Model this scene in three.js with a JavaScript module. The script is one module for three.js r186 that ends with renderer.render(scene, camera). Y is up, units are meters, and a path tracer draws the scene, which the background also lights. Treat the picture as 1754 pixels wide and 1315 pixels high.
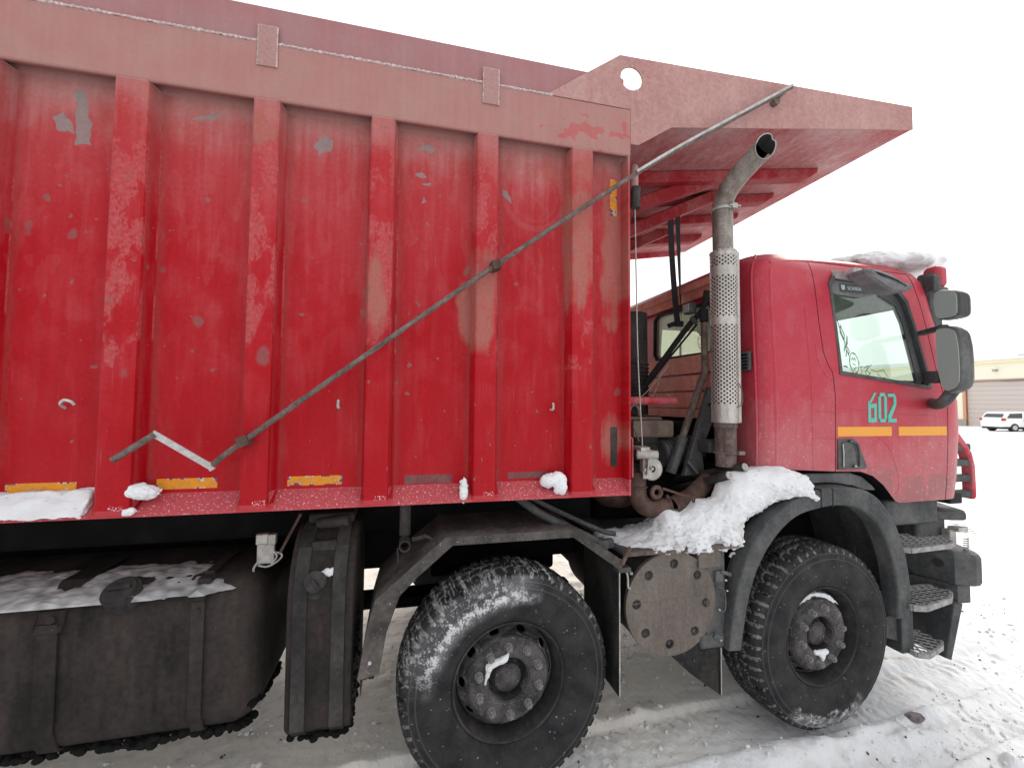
import * as THREE from 'three';
import { RoundedBoxGeometry } from 'three/addons/geometries/RoundedBoxGeometry.js';
import { mergeGeometries, mergeVertices, toCreasedNormals } from 'three/addons/utils/BufferGeometryUtils.js';
import { MarchingCubes } from 'three/addons/objects/MarchingCubes.js';
import { ImprovedNoise } from 'three/addons/math/ImprovedNoise.js';
import { Brush, Evaluator, SUBTRACTION, INTERSECTION } from 'three-bvh-csg';

/* ------------------------------------------------------------------ camera, sky, sun, exposure */
const scene = new THREE.Scene();
const R = Math.PI / 180;
const camera = new THREE.PerspectiveCamera(82.48, 1024 / 767, 0.05, 900);
camera.position.set(-0.537, 1.924, 2.157);
{
  const yaw = 13.69 * R, pitch = 2.6 * R, roll = 0.51 * R;
  const f = new THREE.Vector3(Math.sin(yaw) * Math.cos(pitch), Math.sin(pitch), -Math.cos(yaw) * Math.cos(pitch));
  const r0 = new THREE.Vector3(Math.cos(yaw), 0, Math.sin(yaw)), u0 = new THREE.Vector3().crossVectors(r0, f);
  camera.up.copy(u0.clone().multiplyScalar(Math.cos(roll)).addScaledVector(r0, -Math.sin(roll)));
  camera.lookAt(camera.position.clone().add(f));
}
const renderer = new THREE.WebGLRenderer({ antialias: true });
renderer.setSize(1024, 767);
renderer.toneMapping = THREE.LinearToneMapping;
renderer.toneMappingExposure = 1.0;
renderer.shadowMap.enabled = true;
const SUN = new THREE.Vector3(0.62, 0.62, -0.30).normalize();
{ // a closed winter overcast: one even bright veil, a little brighter round the hidden sun
  const W = 256, H = 128, d = new Float32Array(W * H * 4);
  for (let j = 0; j < H; j++) for (let i = 0; i < W; i++) {
    const up = ((j + 0.5) / H - 0.5) * Math.PI, ro = ((i + 0.5) / W - 0.5) * 2 * Math.PI;
    const v = new THREE.Vector3(Math.cos(ro) * Math.cos(up), Math.sin(up), Math.sin(ro) * Math.cos(up));
    const c = Math.max(0, v.dot(SUN));
    const L = 1.12 + 0.12 * Math.max(0, v.y) + 0.65 * Math.pow(c, 3) + 1.2 * Math.pow(c, 20);
    const o = (j * W + i) * 4;
    d[o] = L * 0.995; d[o + 1] = L; d[o + 2] = L * 1.012; d[o + 3] = 1;
  }
  const t = new THREE.DataTexture(d, W, H, THREE.RGBAFormat, THREE.FloatType);
  t.mapping = THREE.EquirectangularReflectionMapping; t.magFilter = THREE.LinearFilter; t.minFilter = THREE.LinearFilter; t.needsUpdate = true;
  scene.background = t; scene.environment = t;
}
const sun = new THREE.DirectionalLight(0xfff3e2, 1.3);
sun.position.copy(SUN).multiplyScalar(40); sun.castShadow = true; sun.shadow.radius = 34; sun.shadow.mapSize.set(2048, 2048);
Object.assign(sun.shadow.camera, { left: -12, right: 12, top: 12, bottom: -12, near: 1, far: 90 });
scene.add(sun, sun.target);

/* ------------------------------------------------------------------ noise, textures, materials */
const IN = new ImprovedNoise();
let rs = 12345;
const rnd = () => { rs = (rs * 1664525 + 1013904223) >>> 0; return rs / 4294967296; };
const rr = (a, b) => a + (b - a) * rnd();
const N3 = (x, y, z = 0) => IN.noise(x, y, z);
const fbm = (x, y, z = 0, o = 4) => { let s = 0, a = 0.5; for (let i = 0; i < o; i++) { s += a * N3(x, y, z + i * 7.3); x *= 2.03; y *= 2.03; z *= 2.03; a *= 0.5; } return s; };
const ss = THREE.MathUtils.smoothstep, mix = (a, b, t) => a + (b - a) * t, cl = (x, a = 0, b = 1) => Math.min(b, Math.max(a, x));
const mixc = (a, b, t) => [mix(a[0], b[0], t), mix(a[1], b[1], t), mix(a[2], b[2], t)];
const toS = (l) => 255 * (l <= 0.0031308 ? 12.92 * l : 1.055 * Math.pow(cl(l), 1 / 2.4) - 0.055);
// periodic noise for tiles
function perm(seed) { const a = []; let s = seed * 7919 + 17; for (let i = 0; i < 65536; i++) { s = (s * 1664525 + 1013904223) >>> 0; a.push(s / 4294967296); } return a; }
const HASH = perm(3);
function vnoise(u, v, px, py, k) {
  const x = u * px, y = v * py, ix = Math.floor(x), iy = Math.floor(y), fx = x - ix, fy = y - iy;
  const sx = fx * fx * (3 - 2 * fx), sy = fy * fy * (3 - 2 * fy), w = (i, p) => ((i % p) + p) % p;
  const h = (i, j) => HASH[(w(i, px) * 157 + w(j, py) * 2731 + k * 9973) & 65535];
  return mix(mix(h(ix, iy), h(ix + 1, iy), sx), mix(h(ix, iy + 1), h(ix + 1, iy + 1), sx), sy);
}
function tnoise(u, v, px, py, oct, k = 0) { let s = 0, a = 0.5, n = 0; for (let i = 0; i < oct; i++) { s += a * vnoise(u, v, px, py, k + i); n += a; px *= 2; py *= 2; a *= 0.5; } return s / n; }
function ctex(w, h, fn, repeat = true) { // linear colours from fn(u, v)
  const d = new Uint8Array(w * h * 4);
  for (let j = 0; j < h; j++) for (let i = 0; i < w; i++) { const c = fn((i + 0.5) / w, (j + 0.5) / h), o = (j * w + i) * 4; d[o] = toS(c[0]); d[o + 1] = toS(c[1]); d[o + 2] = toS(c[2]); d[o + 3] = 255; }
  const t = new THREE.DataTexture(d, w, h); t.colorSpace = THREE.SRGBColorSpace; fin(t, repeat); return t;
}
function gtex(w, h, fn, repeat = true) {
  const d = new Uint8Array(w * h * 4);
  for (let j = 0; j < h; j++) for (let i = 0; i < w; i++) { const c = 255 * cl(fn((i + 0.5) / w, (j + 0.5) / h)), o = (j * w + i) * 4; d[o] = d[o + 1] = d[o + 2] = c; d[o + 3] = 255; }
  const t = new THREE.DataTexture(d, w, h); fin(t, repeat); return t;
}
function fin(t, repeat) { t.magFilter = THREE.LinearFilter; t.minFilter = THREE.LinearMipmapLinearFilter; t.generateMipmaps = true; t.wrapS = t.wrapT = repeat ? THREE.RepeatWrapping : THREE.ClampToEdgeWrapping; t.needsUpdate = true; }
const fineBump = gtex(512, 512, (u, v) => tnoise(u, v, 12, 12, 6, 5));
const bump = (m, scale, rep = 1) => { const t = fineBump.clone(); t.repeat.set(rep, rep); t.needsUpdate = true; m.bumpMap = t; m.bumpScale = scale; return m; };
const rough = (lo, hi, k, rep = 1) => { const t = gtex(256, 256, (u, v) => mix(lo, hi, tnoise(u, v, 6, 6, 5, k))); t.repeat.set(rep, rep); return t; };
// a surface of one base colour with blotches of dust of another
function dusty(base, dust, amount, o = {}) {
  const { k = 1, p = 5, streak = 1, lo = 0.45, hi = 0.9, metal = 0, rep = 1, b = 0.0008, speck = 0, calm = 1, spec = 0.45 } = o;
  const map = ctex(512, 512, (u, v) => {
    const n = tnoise(u, v, p * streak, p, 5, k), f = tnoise(u, v, 64, 64, 3, k + 9), g = tnoise(u, v, 24 * streak, 8, 4, k + 4);
    let t = cl(amount + calm * ((n - 0.5) * 1.5 + (g - 0.5) * 0.6 + (f - 0.5) * 0.35));
    let c = mixc(base, dust, t); const s = 1 + calm * 0.28 * (f - 0.5); c = c.map((x) => x * s);
    if (speck && tnoise(u, v, 150, 150, 1, k + 21) > 1 - speck) c = mixc(c, [0.5, 0.5, 0.52], 0.7);
    return c;
  });
  map.repeat.set(rep, rep);
  const m = new THREE.MeshPhysicalMaterial({ map, specularIntensity: spec, roughness: 1, metalness: metal, roughnessMap: rough(lo, hi, k + 2, rep), side: THREE.DoubleSide });
  return bump(m, b, rep);
}
const M = {
  darkSteel: dusty([0.022, 0.021, 0.021], [0.075, 0.068, 0.064], 0.3, { k: 2, p: 4, lo: 0.6, hi: 0.95 }),
  black: dusty([0.0035, 0.0035, 0.004], [0.011, 0.010, 0.010], 0.2, { k: 3, lo: 0.9, hi: 1 }),
  tank: dusty([0.015, 0.0125, 0.012], [0.05, 0.040, 0.036], 0.32, { k: 11, p: 3, streak: 2, lo: 0.7, hi: 0.95, b: 0.0012, speck: 0.004 }),
  mudguard: dusty([0.04, 0.037, 0.035], [0.13, 0.115, 0.105], 0.4, { k: 12, p: 4, lo: 0.6, hi: 0.95, b: 0.001, speck: 0.06 }),
  plastic: dusty([0.045, 0.048, 0.050], [0.125, 0.125, 0.125], 0.35, { k: 13, p: 4, lo: 0.45, hi: 0.8, b: 0.0006, speck: 0.012 }),
  rubberFlap: dusty([0.013, 0.013, 0.013], [0.06, 0.055, 0.05], 0.22, { k: 14, p: 4, lo: 0.6, hi: 0.95, speck: 0.03 }),
  pipeSteel: dusty([0.16, 0.135, 0.115], [0.34, 0.31, 0.28], 0.35, { k: 15, p: 4, streak: 2, lo: 0.35, hi: 0.7, metal: 0.35, rep: 2 }),
  shield: dusty([0.33, 0.31, 0.285], [0.50, 0.475, 0.445], 0.5, { k: 16, p: 3, streak: 3, lo: 0.3, hi: 0.6, metal: 0.55, rep: 2 }),
  plateTan: dusty([0.112, 0.096, 0.084], [0.185, 0.158, 0.138], 0.5, { k: 17, p: 3, streak: 3, lo: 0.45, hi: 0.8, metal: 0.25, rep: 1.5 }),
  rimSteel: dusty([0.030, 0.029, 0.030], [0.112, 0.104, 0.10], 0.34, { k: 18, p: 8, lo: 0.5, hi: 0.9, rep: 2, speck: 0.08 }),
  rust: dusty([0.065, 0.035, 0.028], [0.14, 0.09, 0.075], 0.3, { k: 19, p: 5, lo: 0.5, hi: 0.85, rep: 2 }),
  rodSteel: dusty([0.085, 0.058, 0.05], [0.21, 0.165, 0.15], 0.4, { k: 20, p: 8, lo: 0.5, hi: 0.85, rep: 3 }),
  galv: dusty([0.30, 0.29, 0.27], [0.48, 0.46, 0.43], 0.5, { k: 22, p: 8, lo: 0.35, hi: 0.65, metal: 0.5, rep: 4 }),
  cabRed: dusty([0.42, 0.034, 0.052], [0.44, 0.085, 0.10], 0.3, { k: 23, p: 2, streak: 1, lo: 0.32, hi: 0.46, b: 0.0001, calm: 0.45 }),
  cabRear: dusty([0.56, 0.16, 0.115], [0.62, 0.34, 0.27], 0.4, { k: 24, p: 3, streak: 2, lo: 0.5, hi: 0.85 }),
  cabin: dusty([0.48, 0.51, 0.49], [0.56, 0.58, 0.55], 0.5, { k: 25 }),
  bodyDark: dusty([0.28, 0.015, 0.022], [0.36, 0.14, 0.13], 0.2, { k: 26, p: 3, lo: 0.4, hi: 0.8 }),
  canopyUnder: dusty([0.33, 0.045, 0.055], [0.44, 0.27, 0.26], 0.46, { k: 27, p: 3, lo: 0.35, hi: 0.8, speck: 0.03 }),
  dustRed: dusty([0.37, 0.19, 0.175], [0.425, 0.255, 0.238], 0.5, { k: 28, p: 3, streak: 2, lo: 0.6, hi: 0.95, speck: 0.02 }),
  frostGrey: dusty([0.32, 0.31, 0.30], [0.55, 0.54, 0.53], 0.5, { k: 29, p: 9, rep: 3 }),
  brownLid: dusty([0.11, 0.075, 0.058], [0.19, 0.15, 0.125], 0.45, { k: 30, p: 5, rep: 2 }),
  greyPlastic: dusty([0.11, 0.11, 0.115], [0.20, 0.20, 0.21], 0.45, { k: 34, p: 5, rep: 2 }),
  patch: dusty([0.345, 0.195, 0.18], [0.37, 0.22, 0.203], 0.5, { k: 35, p: 3, rep: 2 }),
  stepGrey: dusty([0.19, 0.185, 0.185], [0.38, 0.37, 0.375], 0.45, { k: 37, p: 9, rep: 3 }),
  redTube: dusty([0.45, 0.03, 0.05], [0.5, 0.2, 0.21], 0.3, { k: 31, rep: 2 }),
};
{ // cab paint: a two metre sheet, laid so that its v follows the height; salt film rises from the sills
  const map = ctex(1024, 1024, (u, v) => {
    const X = u * 2, Y = v * 2 < 1.15 ? v * 2 + 2 : v * 2, n = tnoise(u, v, 4, 4, 6, 61), st = tnoise(u, v, 90, 5, 4, 63), f = tnoise(u, v, 200, 200, 2, 65), q = tnoise(u, v, 30, 24, 4, 67);
    let c = mixc([0.40, 0.026, 0.048], [0.43, 0.05, 0.07], n);
    const low = 1 - ss(Y + 0.9 * (n - 0.5) + 0.35 * (st - 0.5), 1.35, 2.15), top = ss(Y + 0.4 * (n - 0.5), 2.75, 3.05);
    c = mixc(c, [0.45, 0.22, 0.225], cl(0.42 * low + 0.2 * top + 0.35 * (q - 0.5)));
    c = mixc(c, [0.20, 0.09, 0.085], 0.5 * (1 - ss(Y + 0.25 * (q - 0.5), 1.50, 1.60)) * ss(q, 0.4, 0.6));
    if (f > 0.80) c = mixc(c, [0.5, 0.33, 0.33], 0.5 * low + 0.1);
    return c.map((k) => k * (0.94 + 0.12 * f));
  });
  map.repeat.set(0.5, 0.5); M.cabRed.map = map;
}
M.gap = new THREE.MeshStandardMaterial({ color: new THREE.Color(0.012, 0.012, 0.013), roughness: 0.9, side: THREE.DoubleSide });
M.glass = new THREE.MeshPhysicalMaterial({ color: new THREE.Color(0.90, 0.945, 0.915), transmission: 1, thickness: 0, roughness: 0.02, ior: 1.5, side: THREE.DoubleSide });
M.dirtyGlass = new THREE.MeshPhysicalMaterial({ color: new THREE.Color(0.82, 0.83, 0.70), transmission: 0.85, thickness: 0, roughness: 0.3, ior: 1.5, side: THREE.DoubleSide });
M.mirror = new THREE.MeshStandardMaterial({ color: new THREE.Color(0.29, 0.33, 0.31), metalness: 0.1, roughness: 0.3, side: THREE.DoubleSide });
bump(M.mirror, 0.0004, 3);
M.strap = new THREE.MeshStandardMaterial({ color: new THREE.Color(0.018, 0.017, 0.022), roughness: 0.9, side: THREE.DoubleSide });
M.snow = bump(new THREE.MeshPhysicalMaterial({ color: new THREE.Color(0.72, 0.74, 0.76), roughness: 0.85, side: THREE.DoubleSide, vertexColors: true }), 0.003, 2);
M.weld = dusty([0.30, 0.20, 0.19], [0.66, 0.58, 0.57], 0.45, { k: 33, p: 16, rep: 6, lo: 0.5, hi: 0.8 });
M.teal = bump(new THREE.MeshStandardMaterial({ color: new THREE.Color(0.10, 0.44, 0.35), roughness: 0.7 }), 0.0003, 6);
M.amberClean = new THREE.MeshStandardMaterial({ color: new THREE.Color(0.72, 0.30, 0.02), roughness: 0.45 });
M.white = new THREE.MeshStandardMaterial({ color: new THREE.Color(0.8, 0.8, 0.8), roughness: 0.7, side: THREE.DoubleSide });

/* ------------------------------------------------------------------ geometry helpers */
const V = (x, y, z) => new THREE.Vector3(x, y, z);
const box = (x0, x1, y0, y1, z0, z1, r = 0, seg = 2) => {
  const w = Math.abs(x1 - x0), h = Math.abs(y1 - y0), d = Math.abs(z1 - z0);
  const g = r ? new RoundedBoxGeometry(w, h, d, seg, Math.min(r, w / 2.01, h / 2.01, d / 2.01)) : new THREE.BoxGeometry(w, h, d);
  return g.translate((x0 + x1) / 2, (y0 + y1) / 2, (z0 + z1) / 2);
};
const shape = (pts, holes = []) => {
  const s = new THREE.Shape(pts.map(([a, b]) => new THREE.Vector2(a, b)));
  for (const h of holes) s.holes.push(h.isPath ? h : new THREE.Path(h.map(([a, b]) => new THREE.Vector2(a, b))));
  return s;
};
const circlePath = (x, y, r) => { const p = new THREE.Path(); p.absarc(x, y, r, 0, Math.PI * 2, true); p.isPath = true; return p; };
function ext(pts, z0, z1, bevel = 0, holes = []) { // polygon in x, y swept along z
  const d = z1 - z0, g = new THREE.ExtrudeGeometry(pts instanceof THREE.Shape ? pts : shape(pts, holes), { depth: d - 2 * bevel, bevelEnabled: bevel > 0, bevelSize: bevel, bevelThickness: bevel, bevelOffset: -bevel, bevelSegments: 2, curveSegments: 24 });
  return g.translate(0, 0, z0 + bevel);
}
const extX = (pts, x0, x1, bevel = 0, holes) => ext(pts.map(([z, y]) => [-z, y]), x0, x1, bevel, holes).rotateY(Math.PI / 2); // polygon in (z, y) swept along x
const extY = (pts, y0, y1, bevel = 0) => ext(pts.map(([x, z]) => [x, -z]), y0, y1, bevel).rotateX(-Math.PI / 2); // polygon in (x, z) swept up y
function cyl(a, b, r1, r2 = r1, seg = 20, open = false) {
  const A = V(...a), B = V(...b), d = B.clone().sub(A), g = new THREE.CylinderGeometry(r2, r1, d.length(), seg, 1, open);
  g.applyQuaternion(new THREE.Quaternion().setFromUnitVectors(V(0, 1, 0), d.clone().normalize()));
  const m = A.add(B).multiplyScalar(0.5); return g.translate(m.x, m.y, m.z);
}
function bar(a, b, w, h, up = [0, 1, 0]) { // rectangular bar from a to b
  const A = V(...a), B = V(...b), d = B.clone().sub(A), L = d.length(); d.normalize();
  const s = new THREE.Vector3().crossVectors(V(...up), d).normalize(), u = new THREE.Vector3().crossVectors(d, s);
  const g = new RoundedBoxGeometry(w, h, L, 1, Math.min(w, h) * 0.12);
  g.applyMatrix4(new THREE.Matrix4().makeBasis(s, u, d)); const m = A.add(B).multiplyScalar(0.5); return g.translate(m.x, m.y, m.z);
}
const tube = (pts, r, n = 40, seg = 10, tension = 0.5) => new THREE.TubeGeometry(new THREE.CatmullRomCurve3(pts.map((p) => V(...p)), false, 'catmullrom', tension), n, r, seg);
const disc = (c, n, r, t, seg = 24) => { const a = V(...c), b = a.clone().addScaledVector(V(...n).normalize(), t); return cyl(a.toArray(), b.toArray(), r, r, seg); };
function boxUV(g) {
  g = g.index ? g.toNonIndexed() : g;
  const p = g.attributes.position, uv = new Float32Array(p.count * 2), a = V(), b = V(), c = V(), n = V();
  for (let i = 0; i < p.count; i += 3) {
    a.fromBufferAttribute(p, i); b.fromBufferAttribute(p, i + 1); c.fromBufferAttribute(p, i + 2);
    n.subVectors(b, a).cross(c.clone().sub(a)); const x = Math.abs(n.x), y = Math.abs(n.y), z = Math.abs(n.z);
    [a, b, c].forEach((q, k) => { const o = (i + k) * 2; if (z >= x && z >= y) { uv[o] = q.x; uv[o + 1] = q.y; } else if (x >= y) { uv[o] = q.z; uv[o + 1] = q.y; } else { uv[o] = q.x; uv[o + 1] = q.z; } });
  }
  g.setAttribute('uv', new THREE.BufferAttribute(uv, 2)); return g;
}
const SIDE = { x0: -3.1, x1: 0.9, y0: 1.38, y1: 3.98 }; // the sheet of paint that covers the side of the dump body, in metres
function sideUV(g, skew = 0) {
  g = g.index ? g.toNonIndexed() : g;
  const p = g.attributes.position, uv = new Float32Array(p.count * 2);
  for (let i = 0; i < p.count; i++) { uv[2 * i] = (p.getX(i) - p.getZ(i) * skew - SIDE.x0) / (SIDE.x1 - SIDE.x0); uv[2 * i + 1] = (p.getY(i) - SIDE.y0) / (SIDE.y1 - SIDE.y0); }
  g.setAttribute('uv', new THREE.BufferAttribute(uv, 2)); return g;
}
const bare = (g, keep = []) => { g = g.index ? g.toNonIndexed() : g.clone(); for (const k of Object.keys(g.attributes)) if (!['position', 'normal', 'uv', ...keep].includes(k)) g.deleteAttribute(k); if (!g.attributes.normal) g.computeVertexNormals(); if (!g.attributes.uv) g.setAttribute('uv', new THREE.BufferAttribute(new Float32Array(g.attributes.position.count * 2), 2)); return g; };
const merged = (list) => { list = [].concat(list); if (list.length === 1 && list[0].attributes.color) { list[0].clearGroups(); return list[0]; } list = list.map((g) => bare(g)); const g = list.length > 1 ? mergeGeometries(list) : list[0]; g.clearGroups(); return g; };
const used = new Map();
const numbered = (n) => { const k = used.get(n) ?? 0; used.set(n, k + 1); return k ? n + '_' + String(k).padStart(3, '0') : n; };
function part(name, parent, mat, geos, o = {}) {
  let g = merged(geos);
  g = o.uv === 'side' ? sideUV(g, o.skew) : o.uv === 'own' ? g : boxUV(g);
  const m = new THREE.Mesh(g, mat); m.name = parent === scene ? numbered(name) : name; m.castShadow = m.receiveShadow = true;
  if (o.label) m.userData.label = o.label;
  if (o.kind) m.userData.kind = o.kind;
  parent.add(m); return m;
}
function group(name, parent, pos = [0, 0, 0]) { const g = new THREE.Group(); g.name = parent === scene ? numbered(name) : name; g.position.set(...pos); parent.add(g); return g; }
function thing(o, label, category, grp) { Object.assign(o.userData, { label, category }); if (grp) o.userData.group = grp; return o; }

/* ------------------------------------------------------------------ snow ground */
const trackZ = (x) => -0.2 - 0.05 * Math.pow(Math.max(0, x - 2.3), 1.35);
function groundH(x, z) {
  const near = 1 - ss(Math.hypot(x - 1, z + 1), 7, 26);
  let h = fbm(x * 0.5, z * 0.7, 3, 3) * 0.06 + fbm(x * 0.09, z * 0.09, 9, 3) * 0.25 * ss(Math.hypot(x, z), 6, 25);
  h += near * (fbm(x * 2.2, z * 4.5, 1, 4) * 0.026 + fbm(x * 9, z * 14, 5, 3) * 0.009);
  // wheel paths of the truck and two older tracks, with the imprint of the tread
  const track = (d, w, dep, ph, skew) => {
    const a = 1 - ss(Math.abs(d), w * 0.82, w), rim = Math.exp(-(((Math.abs(d) - w * 1.12) / 0.05) ** 2)) * 0.022;
    const t = x / 0.086 + ph + (d > 0 ? 0.5 : 0) + Math.abs(d) * skew + fbm(x * 3, z * 3, 8, 2) * 1.4, s = Math.abs((t - Math.floor(t)) - 0.5) * 2;
    const lug = ss(s, 0.40, 0.62) * cl(0.002 + 0.035 * fbm(x * 2.1, z * 3.5, 4, 3), 0, 0.013);
    return -a * dep + rim * (0.5 + N3(x * 5, z * 5, 2)) + a * lug * (Math.abs(d) > w * 0.12 ? 1 : 0.3);
  };
  if (near > 0) {
    h += near * track(z - trackZ(x), 0.19, 0.03, 0, 4);
    h += near * track(z + 2.2, 0.2, 0.025, 0.3, 4);
    h += near * 0.9 * track(z + 0.02 + 0.1 * x - 0.45, 0.15, 0.02, 0.6, -5) * ss(z, -0.15, 0.1);
    h += near * track(z + 3.6 + 0.2 * x, 0.22, 0.03, 0.1, 5) + near * track(z - 1.0 - 0.05 * x, 0.2, 0.03, 0.2, 5);
    // soft bank pushed up beside the front wheel
    const bx = x - 1.95; h += near * 0.05 * Math.exp(-((z - 0.09 - 0.06 * bx) ** 2) / 0.004 - bx * bx * 1.6) * (0.8 + 0.6 * N3(x * 6, z * 6));
    const lump = ss(fbm(x * 3.1, z * 3.1, 20, 3), 0.14, 0.38); h += near * lump * 0.05 * (ss(z, 0.15, 0.5) + 0.35);
  }
  return h - 0.012;
}
{
  const line = (lo, hi, step, far, n) => { const a = []; for (let v = lo; v <= hi + 1e-6; v += step) a.push(v); const q = Math.pow((far - 0) / 1, 1 / n); let s = step, v = hi, w = lo; const up = [], dn = []; for (let i = 0; i < n; i++) { s *= 1.135; v += s; w -= s; up.push(v); dn.push(w); } return [...dn.reverse(), ...a, ...up]; };
  const xs = line(-1.7, 5.0, 0.0155, 300, 62), zs = line(-2.6, 0.6, 0.0155, 300, 62), nx = xs.length, nz = zs.length;
  const pos = new Float32Array(nx * nz * 3), col = new Float32Array(nx * nz * 3), uv = new Float32Array(nx * nz * 2), idx = [];
  for (let j = 0; j < nz; j++) for (let i = 0; i < nx; i++) {
    const k = j * nx + i, x = xs[i], z = zs[j], h = groundH(x, z);
    pos.set([x, h, z], k * 3); uv.set([x, z], k * 2);
    const n1 = fbm(x * 0.9, z * 1.4, 31, 4), n2 = fbm(x * 7, z * 11, 37, 3), n3 = fbm(x * 26, z * 26, 41, 2);
    let c = [0.66, 0.67, 0.69];
    const clean = ss(x + 0.5 * z + n1 * 2, 2.6, 5.5); c = mixc(c, [0.85, 0.86, 0.87], clean);
    const under = (1 - ss(x + n1 * 1.0, 1.1, 2.6)) * (1 - ss(z + n1 * 0.6, -0.75, 0.25)) ; // trodden brown snow where trucks stand
    c = mixc(c, [0.84, 0.78, 0.69], 0.9 * under);
    c = mixc(c, [0.40, 0.35, 0.30], 0.30 * ss(n2 + n1 * 0.5, 0.12, 0.42) * (1 - clean));
    if (n3 + n2 * 0.6 > 0.46) c = mixc(c, [0.16, 0.14, 0.13], 0.55 * (1 - clean));
    col.set(c, k * 3);
    if (i < nx - 1 && j < nz - 1) idx.push(k, k + nx, k + 1, k + 1, k + nx, k + nx + 1);
  }
  const g = new THREE.BufferGeometry();
  g.setAttribute('position', new THREE.BufferAttribute(pos, 3)); g.setAttribute('color', new THREE.BufferAttribute(col, 3)); g.setAttribute('uv', new THREE.BufferAttribute(uv, 2)); g.setIndex(idx); g.computeVertexNormals();
  const m = bump(new THREE.MeshStandardMaterial({ vertexColors: true, roughness: 0.9, side: THREE.DoubleSide }), 0.009, 2.3);
  const o = new THREE.Mesh(g, m); o.name = 'snow_ground'; o.userData = { kind: 'structure', label: 'packed dirty snow of the yard with tyre tracks', category: 'ground' }; o.receiveShadow = true; scene.add(o);
}

/* ------------------------------------------------------------------ the garage building far behind */
{
  const X0 = 57, b = group('garage_building', scene, [X0, 0, -34]);
  thing(b, 'long pale yellow garage building with a wide grey roller gate beyond the snowy yard', 'building');
  const wallM = bump(new THREE.MeshStandardMaterial({ color: new THREE.Color(0.86, 0.83, 0.68), roughness: 0.9 }), 0.004, 0.3);
  const trimM = new THREE.MeshStandardMaterial({ color: new THREE.Color(0.85, 0.76, 0.50), roughness: 0.8 });
  const plinthM = bump(new THREE.MeshStandardMaterial({ color: new THREE.Color(0.40, 0.35, 0.32), roughness: 0.9 }), 0.004, 0.4);
  const jambM = new THREE.MeshStandardMaterial({ color: new THREE.Color(0.62, 0.33, 0.2), roughness: 0.85 });
  const gateM = new THREE.MeshStandardMaterial({ color: new THREE.Color(0.60, 0.53, 0.49), roughness: 0.75 });
  // local z = world z + 34; gate from world z -31.1 to -20
  part('wall', b, wallM, [box(0, 12, 0.72, 6.42, -40, 2.6), box(0, 12, 4.66, 6.42, 2.6, 14), box(0, 12, 0.72, 6.42, 14, 24), box(0.45, 12, 0, 4.66, 2.6, 14)]);
  part('plinth', b, plinthM, [box(-0.1, 1, -0.4, 0.72, -40, 2.6), box(-0.1, 1, -0.4, 0.72, 14, 24)]);
  part('cornice', b, trimM, [box(-0.25, 12.2, 6.42, 6.72, -40.2, 24.2, 0.05)]);
  part('roof', b, new THREE.MeshStandardMaterial({ color: new THREE.Color(0.82, 0.83, 0.85), roughness: 0.9 }), [extX([[-40.3, 6.72], [-40.3, 6.85], [-8, 7.2], [24.3, 6.85], [24.3, 6.72]], -0.3, 12.3)]);
  for (const z of [2.35, 14]) part('gate_jamb', b, jambM, [box(-0.06, 0.4, -0.2, 4.66, z, z + 0.25)]);
  part('gate_lintel', b, new THREE.MeshStandardMaterial({ color: new THREE.Color(0.4, 0.28, 0.22), roughness: 0.85 }), [box(-0.07, 0.4, 4.66, 4.82, 2.3, 14.3)]);
  for (let i = 0; i < 10; i++) part('gate_slat', b, gateM, [box(0.22, 0.3, i * 0.465 - 0.02, i * 0.465 + 0.44, 2.6, 14, 0.03)]);
  part('roof_vent', b, plinthM, [box(2, 3, 6.9, 7.35, 5.7, 7.2, 0.1), box(2.2, 2.8, 7.35, 7.6, 6.1, 6.8, 0.1)]);
  part('wall_lamp', b, plinthM, [box(-0.4, 0, 5.6, 5.8, 5.0, 5.3, 0.05)]);
}

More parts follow.
